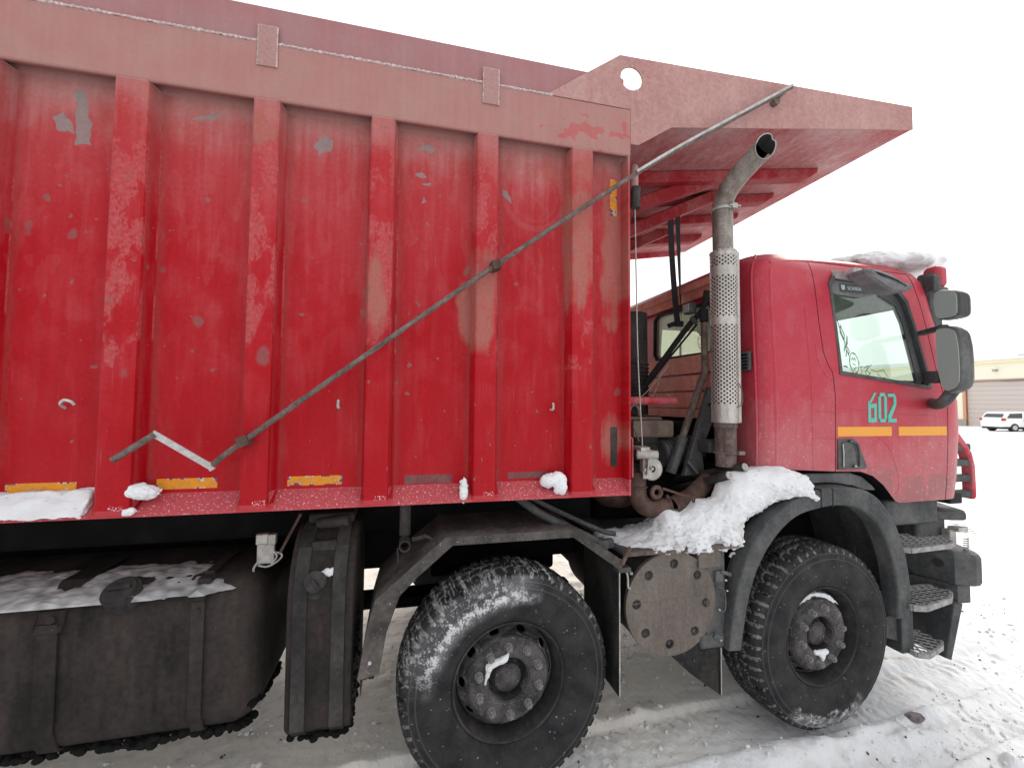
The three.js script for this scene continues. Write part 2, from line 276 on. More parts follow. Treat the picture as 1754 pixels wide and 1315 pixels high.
/* ------------------------------------------------------------------ the white car at the gate */
{
  const c = group('parked_car', scene, [49.2, groundH(49.2, -23.3) - 0.02, -23.3]);
  thing(c, 'white estate car seen from its rear corner, parked on the snow by the grey gate', 'car');
  c.rotation.y = -14 * R; c.scale.setScalar(1.08);
  const paint = new THREE.MeshPhysicalMaterial({ color: new THREE.Color(0.82, 0.82, 0.83), roughness: 0.3, clearcoat: 0.6 });
  const glassM = new THREE.MeshStandardMaterial({ color: new THREE.Color(0.06, 0.055, 0.06), roughness: 0.15 });
  const tyreM = new THREE.MeshStandardMaterial({ color: new THREE.Color(0.03, 0.03, 0.03), roughness: 0.9 });
  const prof = new THREE.Shape([[-2.15, 0.35], [-2.2, 0.75], [-2.12, 1.0], [-1.8, 1.42], [-1.6, 1.48], [-0.3, 1.51], [0.35, 1.44], [1.05, 1.0], [1.85, 0.88], [2.12, 0.72], [2.16, 0.34]].map(([a, b]) => new THREE.Vector2(a, b)));
  part('body', c, paint, [ext(prof, -0.84, 0.84, 0.09)]);
  part('sill', c, tyreM, [box(-2.1, 2.1, 0.2, 0.36, -0.8, 0.8, 0.04)]);
  for (const s of [1, -1]) {
    part('side_window', c, glassM, [ext([[-1.92, 1.02], [-1.68, 1.36], [-0.78, 1.4], [-0.78, 1.02]], s > 0 ? 0.815 : -0.86, s > 0 ? 0.86 : -0.815, 0.01)]);
    part('side_window', c, glassM, [ext([[-0.62, 1.02], [-0.62, 1.4], [-0.2, 1.41], [0.1, 1.38], [0.1, 1.02]], s > 0 ? 0.815 : -0.86, s > 0 ? 0.86 : -0.815, 0.01)]);
    part('side_window', c, glassM, [ext([[0.16, 1.02], [0.16, 1.37], [0.38, 1.33], [0.82, 1.02]], s > 0 ? 0.815 : -0.86, s > 0 ? 0.86 : -0.815, 0.01)]);
    part('tail_light', c, new THREE.MeshStandardMaterial({ color: new THREE.Color(0.5, 0.03, 0.04), roughness: 0.3 }), [box(-2.21, -1.98, 0.82, 1.02, s * 0.70, s * 0.855, 0.03)]);
    for (const x of [-1.35, 1.35]) {
      const w = part('wheel', c, tyreM, [cyl([x, 0.31, s * 0.62], [x, 0.31, s * 0.85], 0.31, 0.31, 24)]);
      part('hub_cap', w, new THREE.MeshStandardMaterial({ color: new THREE.Color(0.5, 0.5, 0.5), roughness: 0.4, metalness: 0.4 }), [cyl([x, 0.31, s * 0.80], [x, 0.31, s * 0.87], 0.2, 0.18, 20)]);
    }
  }
  part('marker_sticker', c, new THREE.MeshStandardMaterial({ color: new THREE.Color(0.6, 0.08, 0.12), roughness: 0.6 }), [box(-0.68, -0.42, 0.80, 0.92, 0.838, 0.846)]);
  part('rear_window', c, glassM, [extX([[-0.66, 1.05], [-0.6, 1.36], [0.6, 1.36], [0.66, 1.05]], -0.02, 0.02).rotateZ(-0.646).translate(-2.70, 0.25, 0)]);
}

/* ================================================================== the dump truck */
const truck = group('dump_truck', scene, [0, 0, 0]);
thing(truck, 'big red dump truck with number 602 on its cab door, standing on snow', 'dump truck');

/* ---- paint of the dump body: faded red, dust under the rail, frost, scrapes; laid out in metres over the side */
const POST = [[-2.83, -2.69], [-2.30, -2.165], [-1.775, -1.640], [-1.243, -1.122], [-0.729, -0.607], [-0.212, -0.090], [0.304, 0.437]];
const inPoly = (x, y, P) => { let c = false; for (let i = 0, j = P.length - 1; i < P.length; j = i++) { const [a, b] = P[i], [d, e] = P[j]; if ((b > y) !== (e > y) && x < ((d - a) * (y - b)) / (e - b) + a) c = !c; } return c; };
const PEEL = [ // bare grey places where the paint has come off
  [[-1.955, 3.27], [-1.912, 3.28], [-1.885, 3.03], [-1.945, 3.02], [-1.94, 3.11]], [[-2.03, 3.13], [-1.99, 3.16], [-1.95, 3.10], [-1.95, 3.07], [-2.01, 3.085]],
  [[-1.51, 3.21], [-1.46, 3.24], [-1.39, 3.245], [-1.43, 3.215]], [[-0.99, 3.17], [-0.95, 3.22], [-0.90, 3.20], [-0.91, 3.15], [-0.96, 3.13]],
  [[-0.51, 3.22], [-0.45, 3.25], [-0.40, 3.24], [-0.43, 3.21]], [[-0.51, 3.09], [-0.47, 3.105], [-0.45, 3.08], [-0.49, 3.075]], [[-0.48, 3.04], [-0.43, 3.055], [-0.44, 3.03]],
  [[-0.475, 2.94], [-0.46, 2.98], [-0.45, 2.95]], [[-0.06, 3.06], [-0.03, 3.05], [0.0, 2.99], [-0.03, 3.0]],
];
const SPOT = [[-2.089, 2.656, 0.02], [-1.932, 2.635, 0.017], [-1.448, 2.283, 0.026], [-2.03, 2.78, 0.014], [-1.60, 2.5, 0.018], [-1.47, 2.15, 0.01], [-1.68, 2.05, 0.03], [-1.76, 2.18, 0.022], [-1.155, 2.13, 0.03], [-1.745, 2.35, 0.012], [0.62, 2.0, 0.02], [-0.73, 2.46, 0.024], [-0.74, 2.35, 0.02], [0.30, 2.7, 0.018], [-0.23, 2.62, 0.02]];
const WORN = [[-0.68, 2.40, 0.05, 0.22], [-0.15, 2.45, 0.075, 0.28], [-0.24, 2.4, 0.05, 0.15], [0.37, 2.92, 0.09, 0.4], [0.36, 2.65, 0.06, 0.25], [-1.2, 3.2, 0.09, 0.12], [0.08, 3.22, 0.2, 0.12], [0.585, 2.8, 0.08, 0.45], [0.58, 1.75, 0.07, 0.14]];
const bodyMap = (() => {
  const w = 2048, h = 1332;
  const t = ctex(w, h, (u, v) => {
    const x = SIDE.x0 + u * (SIDE.x1 - SIDE.x0), y = SIDE.y0 + v * (SIDE.y1 - SIDE.y0);
    const big = fbm(x * 1.3, y * 1.3, 2, 3), mid = fbm(x * 6, y * 6, 5, 4), fine = fbm(x * 60, y * 60, 8, 2), streak = fbm(x * 34, y * 1.7, 11, 3), drip = fbm(x * 16, y * 2.6, 15, 3);
    const pi = POST.findIndex(([a, b]) => x > a - 0.004 && x < b + 0.02), post = pi >= 0, rail = y > 3.305;
    let c = [0.375, 0.006, 0.013];
    c = mixc(c, [0.385, 0.018, 0.027], cl(0.35 + mid * 1.2 + big));
    c = mixc(c, [0.355, 0.0035, 0.009], 0.75 * (1 - ss(y + 0.5 * mid + 0.3 * streak, 1.75, 2.6)));
    // rain and thaw streaks that wash the film of dust off, heavier dust higher up
    let d = ss(y + big * 0.35 + streak * 0.20, 2.45, 3.55) * 0.32 + ss(y + mid * 0.16 + streak * 0.08, 3.06, 3.30) * 0.45;
    d += cl(mid * 0.8 + streak * 0.5) * 0.15 * ss(y, 1.7, 2.2);
    d += cl(drip * 1.5 - 0.12) * 0.16 * ss(y, 1.55, 1.75) * (1 - ss(y, 2.0, 3.0));
    if (post && !rail) { // frosted film on the faces of the posts, with ragged edges
      const f = fbm(x * 10, y * 5, 21 + pi, 5) + 0.10 * fbm(x * 50, y * 22, 23, 2);
      const cov = f + 0.16 * ss(y, 1.9, 2.4) - 0.08 - (pi > 4 ? 0.06 : 0) - 0.7 * (1 - ss(y, 1.85, 2.25)), holes = ss(fbm(x * 85, y * 48, 27, 3), 0.06, 0.16);
      d = Math.max(d * 0.8, (0.30 + 0.2 * fine) * ss(cov, -0.06, 0.10) * (1 - 0.75 * holes * (1 - ss(cov, 0.1, 0.3))));
    } else if (!rail) d += 0.07 * ss(fbm(x * 14, y * 5, 25, 5), 0.10, 0.16) * ss(y, 1.8, 2.6);
    let dust = mixc([0.46, 0.185, 0.185], [0.365, 0.215, 0.195], ss(y, 2.9, 3.4));
    if (rail) { d = 0.9 + mid * 0.2; dust = mixc([0.365, 0.208, 0.188], [0.35, 0.197, 0.19], ss(y, 3.5, 3.65)); if (y > 3.575) dust = [0.325, 0.185, 0.19]; }
    for (const [a, b, p, q] of WORN) { const r = ((x - a) / p) ** 2 + ((y - b) / q) ** 2; const k = (1 - ss(r + mid * 1.4 + streak, 0.2, 1.35)) * 0.52; if (k > d) { d = k; dust = [0.34, 0.205, 0.165]; } }
    c = mixc(c, dust, cl(d));
    const run = N3(x * 260, y * 3.2, 52); if (run > 0.45 && !rail) c = mixc(c, [0.47, 0.14, 0.15], 0.25 * ss(run, 0.45, 0.6) * ss(mid, -0.1, 0.2));
    // the ghost of a round emblem rubbed off the sheet
    if (!post) { const r = Math.hypot(x - 0.125, (y - 3.045) * 0.95), ring = (1 - ss(Math.abs(r - 0.165), 0.008, 0.022)) + (1 - ss(Math.abs(r - 0.125), 0.004, 0.012)) * 0.6 + (r < 0.11 ? (1 - ss(Math.abs(x - 0.125 + 0.06 * Math.sin((y - 3.045) * 22)), 0.008, 0.025)) * 0.8 : 0); c = mixc(c, [0.40, 0.09, 0.10], 0.34 * cl(ring)); }
    // splash of bright paint on the rail end
    if (rail && y < 3.53 && x > 0.1) { const sp = fbm(x * 12, y * 18, 33, 4) - 1.2 * Math.abs(x - 0.38) - 3.6 * Math.abs(y - 3.405); if (sp > -0.14 || Math.hypot((x - 0.62) * 2, y - 3.47) < 0.03 + fine * 0.03) c = mixc(c, [0.46, 0.04, 0.06], 0.45); }
    const wob = 0.012 * N3(x * 22, y * 22, 3) + 0.003 * N3(x * 90, y * 90, 3);
    for (const P of PEEL) if (inPoly(x + wob, y + wob * 1.3, P)) c = mixc(c, [0.235, 0.205, 0.20], 0.85);
    for (const [a, b, r] of SPOT) { const q = Math.hypot(x - a, (y - b) * 0.75) + wob * 1.2 + 0.03 * mid + 0.010 * fine; if (q < r) c = mixc(c, [0.20, 0.10, 0.095], 0.62 * (1 - ss(q, r * 0.35, r))); }
    if (fbm(x * 22, y * 22, 40, 3) > 0.40 && !rail) c = mixc(c, [0.2, 0.13, 0.12], 0.6);
    // the sloping sill: a crust of frozen specks
    if (!post && y < 1.52) { c = mixc(c, [0.48, 0.12, 0.14], 0.55); if (N3(x * 105, y * 190, 6) + 0.4 * N3(x * 230, y * 230, 2) > 0.44) c = mixc(c, [0.66, 0.58, 0.6], 0.7); }
    if (post && y < 1.47) c = mixc(c, [0.50, 0.10, 0.12], 0.4);
    // grime where the posts meet the sheet
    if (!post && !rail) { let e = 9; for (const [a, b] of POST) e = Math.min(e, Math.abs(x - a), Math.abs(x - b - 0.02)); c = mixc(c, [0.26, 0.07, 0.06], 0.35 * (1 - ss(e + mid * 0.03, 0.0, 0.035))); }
    // short white chalk marks at the feet of the posts
    if (post && y > 1.467 && y < 1.487 && pi > 1 && pi < 6) { const q = (x - POST[pi][0] - 0.06) / 0.012; if (q > 0 && q < 4.4 && N3(q * 2.3 + pi * 5, y * 170, 7) > 0.18) c = [0.62, 0.55, 0.55]; }
    const s = 1 + (rail ? 0.08 : 0.2) * fine + 0.10 * streak; return c.map((k) => cl(k * s));
  }, false);
  return t;
})();
const bodyBump = gtex(1024, 666, (u, v) => { const x = SIDE.x0 + u * 4, y = SIDE.y0 + v * 2.6; return 0.5 + 0.5 * fbm(x * 3, y * 2, 1, 3) + 0.16 * fbm(x * 60, y * 34, 2, 3); }, false);
const bodyRough = gtex(512, 333, (u, v) => { const x = SIDE.x0 + u * 4, y = SIDE.y0 + v * 2.6; return 0.42 + 0.4 * ss(y, 2.4, 3.3) + 0.5 * fbm(x * 8, y * 4, 6, 4); }, false);
M.body = new THREE.MeshPhysicalMaterial({ specularIntensity: 0.3, map: bodyMap, bumpMap: bodyBump, bumpScale: 0.006, roughness: 1, roughnessMap: bodyRough, side: THREE.DoubleSide });

/* ---- dump body: shell, posts, rails */
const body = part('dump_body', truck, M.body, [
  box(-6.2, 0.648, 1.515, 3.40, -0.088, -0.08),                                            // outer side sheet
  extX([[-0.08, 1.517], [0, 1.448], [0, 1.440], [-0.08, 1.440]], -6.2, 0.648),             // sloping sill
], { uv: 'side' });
part('bulkhead', body, M.bodyDark, [box(0.60, 0.628, 1.44, 3.55, -2.36, -0.09), box(-6.2, 0.6, 1.44, 1.5, -2.4, -0.09), box(-6.2, 0.6, 1.5, 3.74, -2.41, -2.36), box(0.63, 0.68, 2.2, 2.32, -2.3, -0.2, 0.01), box(0.63, 0.68, 2.9, 3.02, -2.3, -0.2, 0.01)]);
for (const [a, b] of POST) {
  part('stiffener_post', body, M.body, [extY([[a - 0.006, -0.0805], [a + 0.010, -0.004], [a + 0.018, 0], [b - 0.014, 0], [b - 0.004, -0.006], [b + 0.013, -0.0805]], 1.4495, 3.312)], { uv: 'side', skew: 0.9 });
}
part('corner_flange', body, M.body, [box(0.640, 0.652, 1.436, 3.312, -0.09, 0.004, 0.003)], { uv: 'side' });
part('top_rail', body, M.body, [extX([[-0.09, 3.345], [-0.012, 3.308], [-0.003, 3.308], [0.002, 3.314], [0.002, 3.568], [-0.004, 3.574], [-0.09, 3.574]], -6.2, 0.655)], { uv: 'side' });
part('upper_board', body, M.body, [extX([[-0.045, 3.5745], [-0.0075, 3.5745], [-0.0075, 3.748], [-0.015, 3.755], [-0.045, 3.755]], -6.2, 0.62)], { uv: 'side' });
{ // wandering weld bead along the joint of the two boards
  const g = [];
  for (let k = 0; k < 3; k++) {
    const [a, b] = [[-6.1, -1.222], [-1.143, -0.178], [-0.097, 0.2]][k], n = Math.round((b - a) * 190), pts = [];
    for (let i = 0; i <= n; i++) pts.push(V(mix(a, b, i / n), 3.5745 + 0.0026 * N3(i * 0.21, k, 1) + 0.002 * N3(i * 0.9, k, 4), 0.001 + 0.0025 * N3(i * 0.33, 3, k)));
    const t = new THREE.TubeGeometry(new THREE.CatmullRomCurve3(pts), n * 2, 0.0062, 6), p = t.attributes.position;
    for (let i = 0; i < p.count; i++) p.setY(i, p.getY(i) + 0.005 * N3(p.getX(i) * 70, p.getZ(i) * 200, 2));
    t.computeVertexNormals(); g.push(t);
  }
  part('weld_bead', body, M.weld, g);
}
for (const [x0, x1, y0, y1, t] of [[-1.222, -1.143, 3.458, 3.648, -0.012], [-0.178, -0.098, 3.462, 3.650, -0.008]]) {
  const p = part('patch_plate', body, M.patch, [box(x0, x1, y0, y1, 0.002, 0.010, 0.002)]);
  const bead = []; for (let i = 0; i <= 30; i++) { const q = i / 30; bead.push([x0 + 0.003 * N3(i, 2), mix(y0, y1, q), 0.006]); }
  const bead2 = bead.map(([x, y, z], i) => [x1 + 0.004 * N3(i, 5), y, z]), bead3 = []; for (let i = 0; i <= 12; i++) bead3.push([mix(x0, x1, i / 12), y1 + 0.003 * N3(i, 7), 0.006]);
  part('weld_seam', p, M.weld, [tube(bead, 0.004, 90, 5), tube(bead2, 0.0045, 90, 5), tube(bead3, 0.0036, 30, 5)]);
}
// worn reflective strips, each torn in its own way
function strip(x0, x1, y0, y1, keep, seed, label, vertical) {
  const nx = vertical ? 10 : 70, ny = vertical ? 46 : 9, amber = [], pale = [], foot = [];
  const q = (a, b, c, d, z, out) => out.push(box(a, b, c, d, -0.08, z));
  for (let i = 0; i < nx; i++) for (let j = 0; j < ny; j++) {
    const a = mix(x0, x1, i / nx), b = mix(x0, x1, (i + 1) / nx), c = mix(y0, y1, j / ny), d = mix(y0, y1, (j + 1) / ny);
    const n = fbm(a * 18 + seed, c * 26, seed, 4) + 0.3 * (j === 0 || j === ny - 1 ? -0.35 : 0.1) + 0.10 * (i < 2 || i > nx - 4 ? -1 : 0);
    if (n > keep) q(a, b, c, d, -0.0782, amber); else if (n > keep - 0.075) q(a, b, c, d, -0.0786, pale); else if (n > keep - 0.30 || vertical || keep > 5) q(a, b, c, d, -0.079, foot);
  }
  const amberM = dusty([0.66, 0.26, 0.014], [0.42, 0.19, 0.08], 0.12, { k: 40 + seed, p: 10, rep: 5, lo: 0.4, hi: 0.7 }), footM = dusty([0.17, 0.05, 0.055], [0.2, 0.11, 0.1], 0.3, { k: 41, rep: 4 });
  const holder = part('reflective_strip', body, amber.length ? amberM : footM, amber.length ? amber : foot.splice(0), { label });
  if (pale.length) part('torn_edge', holder, M.frostGrey, pale, { kind: 'stuff' });
  if (foot.length) part('glue_residue', holder, footM, foot, { kind: 'stuff' });
}
strip(-2.113, -1.872, 1.533, 1.580, -0.09, 1, 'worn amber reflective strip at the rear');
strip(-1.583, -1.348, 1.537, 1.583, -0.14, 2, 'amber reflective strip torn at its right end');
strip(-1.061, -0.822, 1.534, 1.578, -0.09, 3, 'amber reflective strip with a torn middle');
strip(-0.535, -0.300, 1.525, 1.568, 9, 4, 'dark strip that has lost its amber film');
strip(-0.010, 0.207, 1.534, 1.568, 9, 5, 'dark strip with scraps of film');
strip(0.572, 0.612, 2.995, 3.205, -0.16, 6, 'short upright amber strip by the front corner', true);
part('reflective_strip', body, M.darkSteel, [box(0.572, 0.612, 1.585, 1.80, -0.08, -0.077, 0.001)], { label: 'blackened upright strip near the lower front corner' });
for (const [x, y, k] of [[-1.897, 1.911, 1], [-0.843, 1.913, 0], [0.222, 1.909, 0]]) // small tarpaulin hooks
  part('hook', body, M.frostGrey, [tube(k ? [[x - 0.03, y - 0.02, -0.08], [x - 0.025, y - 0.005, -0.045], [x - 0.005, y + 0.012, -0.03], [x + 0.02, y + 0.006, -0.03], [x + 0.025, y - 0.006, -0.04]] : [[x, y - 0.014, -0.08], [x, y - 0.012, -0.04], [x, y + 0.01, -0.032], [x, y + 0.02, -0.04]], 0.006, 24, 8)]);

/* ---- canopy over the cab */
const CY = (x) => 3.519 + 0.153 * (x - 0.916);
const canopy = part('canopy', truck, M.dustRed, [
  ext(shape([[0.165, 3.5755], [0.594, 3.879], [2.763, 3.957], [2.763, 3.798], [0.916, 3.513], [0.706, 3.378], [0.657, 3.378], [0.657, 3.5755]], [circlePath(0.664, 3.754, 0.0675)]), -0.0065, 0.0015, 0.001),
  ext([[0.165, 3.5755], [0.594, 3.879], [2.763, 3.957], [2.763, 3.798], [0.916, 3.513], [0.706, 3.378], [0.64, 3.378], [0.64, 3.574]], -2.47, -2.46),
], { label: 'dusty side plate of the canopy with a round hole' });
part('canopy_deck', canopy, M.canopyUnder, [ext([[0.60, CY(0.6)], [2.762, CY(2.762)], [2.762, CY(2.762) + 0.012], [0.60, CY(0.6) + 0.012]], -2.459, -0.007), box(2.74, 2.760, 3.81, 3.945, -2.459, -0.007)]);
for (const z of [-0.54, -0.955, -1.37, -1.90]) part('canopy_rib', canopy, M.bodyDark, [ext([[0.63, CY(0.63) - 0.002], [0.63, CY(0.63) - 0.085], [2.44, CY(2.44) - 0.078], [2.52, CY(2.52) - 0.04], [2.53, CY(2.53) - 0.002]], z - 0.05, z + 0.05, 0.01)]);
part('canopy_skirt', canopy, M.redTube, [ext([[0.8, CY(0.8) - 0.001], [2.66, CY(2.66) - 0.001], [2.66, CY(2.66) - 0.05], [0.8, CY(0.8) - 0.07]], -2.455, -2.42)]);
for (const [a, b] of [[[0.62, 3.165, -0.6], [1.82, 3.672, -0.6]], [[0.62, 3.02, -0.86], [1.90, 3.64, -0.86]], [[0.62, 2.98, -1.55], [1.9, 3.62, -1.55]]])
  part('canopy_brace', canopy, M.bodyDark, [bar(a, b, 0.09, 0.085, [0, 0, 1])]);
{ // the wall of the hole lets the sky through; small burrs of the torch cut
  for (const a of [0.35, 1.55, 3.3, 5.2]) part('cut_burr', canopy, M.weld, [bar([0.664 + 0.064 * Math.cos(a), 3.754 + 0.064 * Math.sin(a), 0.002], [0.664 + 0.082 * Math.cos(a), 3.754 + 0.082 * Math.sin(a), 0.002], 0.006, 0.004)]);
}

/* ---- tarpaulin crank rod lying slantwise along the body */
const rod = part('crank_rod', truck, M.rodSteel, [tube([[-1.322, 1.652, 0.058], [-1.226, 1.739, 0.052], [-0.68, 2.170, 0.056], [-0.118, 2.606, 0.052], [0.70, 3.21, 0.048], [1.30, 3.60, 0.05], [1.703, 3.856, 0.062]], 0.0125, 160, 10)]);
part('crank_handle', rod, M.frostGrey, [bar([-1.326, 1.650, 0.06], [-1.522, 1.795, 0.10], 0.016, 0.024), bar([-1.316, 1.636, 0.06], [-1.336, 1.664, 0.06], 0.02, 0.02)]);
part('crank_grip', rod, M.rodSteel, [cyl([-1.512, 1.789, 0.10], [-1.645, 1.690, 0.115], 0.0135, 0.0135, 14)]);
for (const [x, y] of [[-1.207, 1.754], [-0.112, 2.610]]) part('rod_clamp', rod, M.rust, [box(x - 0.022, x + 0.022, y - 0.022, y + 0.022, 0.004, 0.078, 0.003).translate(-x, -y, 0).rotateZ(0.32).translate(x, y, 0)]);
part('rod_bracket', rod, M.rodSteel, [cyl([1.62, 3.775, 0.0], [1.62, 3.775, 0.035], 0.022, 0.022, 14), cyl([1.62, 3.79, 0.0], [1.655, 3.83, 0.05], 0.017, 0.017, 12)]);
part('frozen_rope', rod, M.frostGrey, [tube([[0.66, 3.190, 0.058], [0.95, 3.388, 0.058], [1.3, 3.610, 0.06], [1.695, 3.858, 0.072]], 0.0085, 80, 7)]);

/* ---- wheels */
function tyreGeo(seed, frost) {
  const NA = 900, rows = [];
  // profile of radius and z: near bead, near side wall with its rims, shoulder, tread, far side
  const P = [[0.283, -0.052], [0.290, -0.030], [0.305, -0.012], [0.325, -0.002], [0.36, 0.010], [0.40, 0.016], [0.44, 0.014], [0.462, 0.010], [0.465, 0.013], [0.470, 0.013], [0.473, 0.008], [0.492, 0.002], [0.496, 0.005], [0.501, 0.004], [0.504, -0.002], [0.519, -0.010]];
  P.forEach((p, i) => { if (i) { const q = P[i - 1], n = Math.max(1, Math.round(Math.hypot(p[0] - q[0], p[1] - q[1]) / 0.0045)); for (let k = 1; k < n; k++) rows.push([mix(q[0], p[0], k / n), mix(q[1], p[1], k / n), 0, i - 1 + k / n]); } rows.push([...p, 0, i]); });
  const T = 44, z0 = -0.014, z1 = -0.290;
  for (let i = 0; i <= T; i++) { const q = i / T, z = mix(z0, z1, q); rows.push([0.545 - 0.010 * Math.pow(Math.abs(q - 0.5) * 2, 2.5), z, 1]); }
  for (const p of [[0.50, -0.305], [0.42, -0.318], [0.30, -0.30], [0.28, -0.26]]) rows.push([...p, 0]);
  const nr = rows.length, pos = new Float32Array(nr * (NA + 1) * 3), col = new Float32Array(nr * (NA + 1) * 3), uv = new Float32Array(nr * (NA + 1) * 2), idx = [];
  const pitch = 54; // tread blocks round the tyre
  for (let i = 0; i <= NA; i++) {
    const a = (i % NA) / NA * 2 * Math.PI, ca = Math.cos(a), sa = Math.sin(a);
    rows.forEach(([r, z, tr, pj = 99], j) => {
      let gro = 0;
      const edge = pj >= 12 && pj < P.length; // shoulder lugs bite into the top of the side wall
      if (tr || edge) {
        const q = (z - z0) / (z1 - z0), zz = Math.abs(q - 0.5) * 2, t = a / (2 * Math.PI) * pitch;
        const wig = 0.18 * Math.sin(t * Math.PI * 2) * 0.12;
        const ring = Math.min(Math.abs(q - 0.27 - wig), Math.abs(q - 0.5 + wig), Math.abs(q - 0.73 - wig)); // zigzag grooves round the tyre
        const rowI = q < 0.27 + wig ? 0 : q < 0.5 - wig ? 1 : q < 0.73 + wig ? 2 : 3;
        const tt = t + [0, 0.5, 0, 0.5][rowI] + (rowI === 1 || rowI === 2 ? (q - 0.5) * 1.6 * (rowI === 1 ? 1 : -1) : zz * 0.25), cross = Math.abs(tt - Math.round(tt));
        const gc = (rowI === 0 || rowI === 3) ? 1 - ss(cross, 0.11, 0.19) : (1 - ss(cross, 0.07, 0.13)) * 0.8;
        gro = edge ? gc * 0.6 * ss(r, 0.495, 0.52) : Math.max(gc, 1 - ss(ring, 0.016, 0.030));
        r -= gro * 0.016;
        if (!edge) r -= 0.004 * ss(Math.abs(q - 0.5), 0.40, 0.5) + 0.0015 * N3(t * 3, q * 9, seed);
      } else r += 0;
      const low = ss(-sa, 0.93, 1.0); // the tyre sits flat where it carries the load
      let rr0 = r; if (low > 0 && r * -sa > 0.518) rr0 = 0.518 / -sa;
      let zb = z + (z > -0.15 ? 1 : -1) * 0.012 * ss(-sa, 0.8, 1.0) * ss(r, 0.3, 0.42) * (1 - ss(r, 0.46, 0.52));
      if (frost && !tr) zb += 0.003 * frost(a, r, ca, sa, 1);
      const k = (i * nr + j);
      pos.set([rr0 * ca, rr0 * sa, zb], k * 3); uv.set([a * 0.5, r + z], k * 2);
      const n = fbm(ca * r * 9, sa * r * 9, z * 9 + seed, 4), fine = fbm(ca * r * 70, sa * r * 70, z * 70 + seed, 2);
      let c = mixc([0.012, 0.0125, 0.0145], [0.050, 0.048, 0.047], cl(0.35 + n * 0.9 + fine * 0.35));
      if (!tr && ((pj > 7.4 && pj < 9.6) || (pj > 11.4 && pj < 13.6))) c = mixc(c, [0.075, 0.075, 0.078], 0.5);
      if (fine + 0.4 * N3(ca * r * 200, sa * r * 200, seed) > 0.52) c = mixc(c, [0.5, 0.5, 0.52], 0.7);
      if (tr && gro > 0.35) c = mixc(c, [0.34, 0.335, 0.33], 0.75 * ss(n + fine, -0.25, 0.2));
      if (edge && gro > 0.25) c = mixc(c, [0.3, 0.3, 0.3], 0.6 * ss(n + fine, -0.25, 0.2));
      if (frost) c = mixc(c, [0.62, 0.62, 0.64], cl(frost(a, r, ca, sa, 0, tr, gro)));
      col.set(c, k * 3);
      if (i < NA && j < nr - 1) idx.push(k, k + nr, k + 1, k + 1, k + nr, k + nr + 1);
    });
  }
  const g = new THREE.BufferGeometry();
  g.setAttribute('position', new THREE.BufferAttribute(pos, 3)); g.setAttribute('color', new THREE.BufferAttribute(col, 3)); g.setAttribute('uv', new THREE.BufferAttribute(uv, 2)); g.setIndex(idx); g.computeVertexNormals();
  return g;
}
const rimParts = (() => {
  const lathe = (pts, n = 64) => new THREE.LatheGeometry(pts.map(([r, z]) => new THREE.Vector2(r, z)), n).rotateX(Math.PI / 2);
  // flange, bead seat, well
  const rim = lathe([[0.280, -0.070], [0.290, -0.034], [0.293, -0.024], [0.287, -0.019], [0.280, -0.026], [0.272, -0.060], [0.263, -0.075], [0.258, -0.15], [0.246, -0.19], [0.244, -0.26]], 96);
  // dish with ten hand holes
  const s = new THREE.Shape(); s.absarc(0, 0, 0.253, 0, Math.PI * 2, false);
  const inner = new THREE.Path(); inner.absarc(0, 0, 0.106, 0, Math.PI * 2, true); s.holes.push(inner);
  for (let k = 0; k < 10; k++) { const a = (k + 0.5) / 10 * Math.PI * 2, p = new THREE.Path(); p.absellipse(0.2325 * Math.cos(a), 0.2325 * Math.sin(a), 0.0150, 0.027, 0, Math.PI * 2, true, a); s.holes.push(p); }
  let d = new THREE.ExtrudeGeometry(s, { depth: 0.012, bevelEnabled: true, bevelSize: 0.002, bevelThickness: 0.002, bevelSegments: 1, curveSegments: 40 });
  const p = d.attributes.position;
  for (let i = 0; i < p.count; i++) { const r = Math.hypot(p.getX(i), p.getY(i)); p.setZ(i, p.getZ(i) - 0.062 - 0.060 * ss(r, 0.205, 0.255)); }
  d = toCreasedNormals(d, 0.7);
  const face = lathe([[0.221, -0.082], [0.214, -0.060], [0.207, -0.049], [0.199, -0.042], [0.118, -0.040], [0.110, -0.044], [0.104, -0.06], [0.102, -0.12]], 72);
  const hub = lathe([[0.102, -0.118], [0.092, -0.118], [0.088, -0.100], [0.072, -0.085], [0.070, -0.065], [0.062, -0.058], [0.058, -0.066], [0.0, -0.066]], 48);
  const nut = [new THREE.CylinderGeometry(0.0185, 0.0185, 0.03, 6).rotateX(Math.PI / 2).translate(0, 0, -0.029), new THREE.CylinderGeometry(0.021, 0.022, 0.008, 18).rotateX(Math.PI / 2).translate(0, 0, -0.037), new THREE.CylinderGeometry(0.010, 0.011, 0.012, 12).rotateX(Math.PI / 2).translate(0, 0, -0.013)];
  return { rim, d, face, hub, nut: merged(nut) };
})();
M.tyre = bump(new THREE.MeshPhysicalMaterial({ specularIntensity: 0.45, vertexColors: true, roughness: 0.82, side: THREE.DoubleSide }), 0.0006, 6);
M.nut = dusty([0.09, 0.085, 0.083], [0.30, 0.29, 0.285], 0.4, { k: 36, p: 20, rep: 8 });
const nutGeo = boxUV(rimParts.nut);
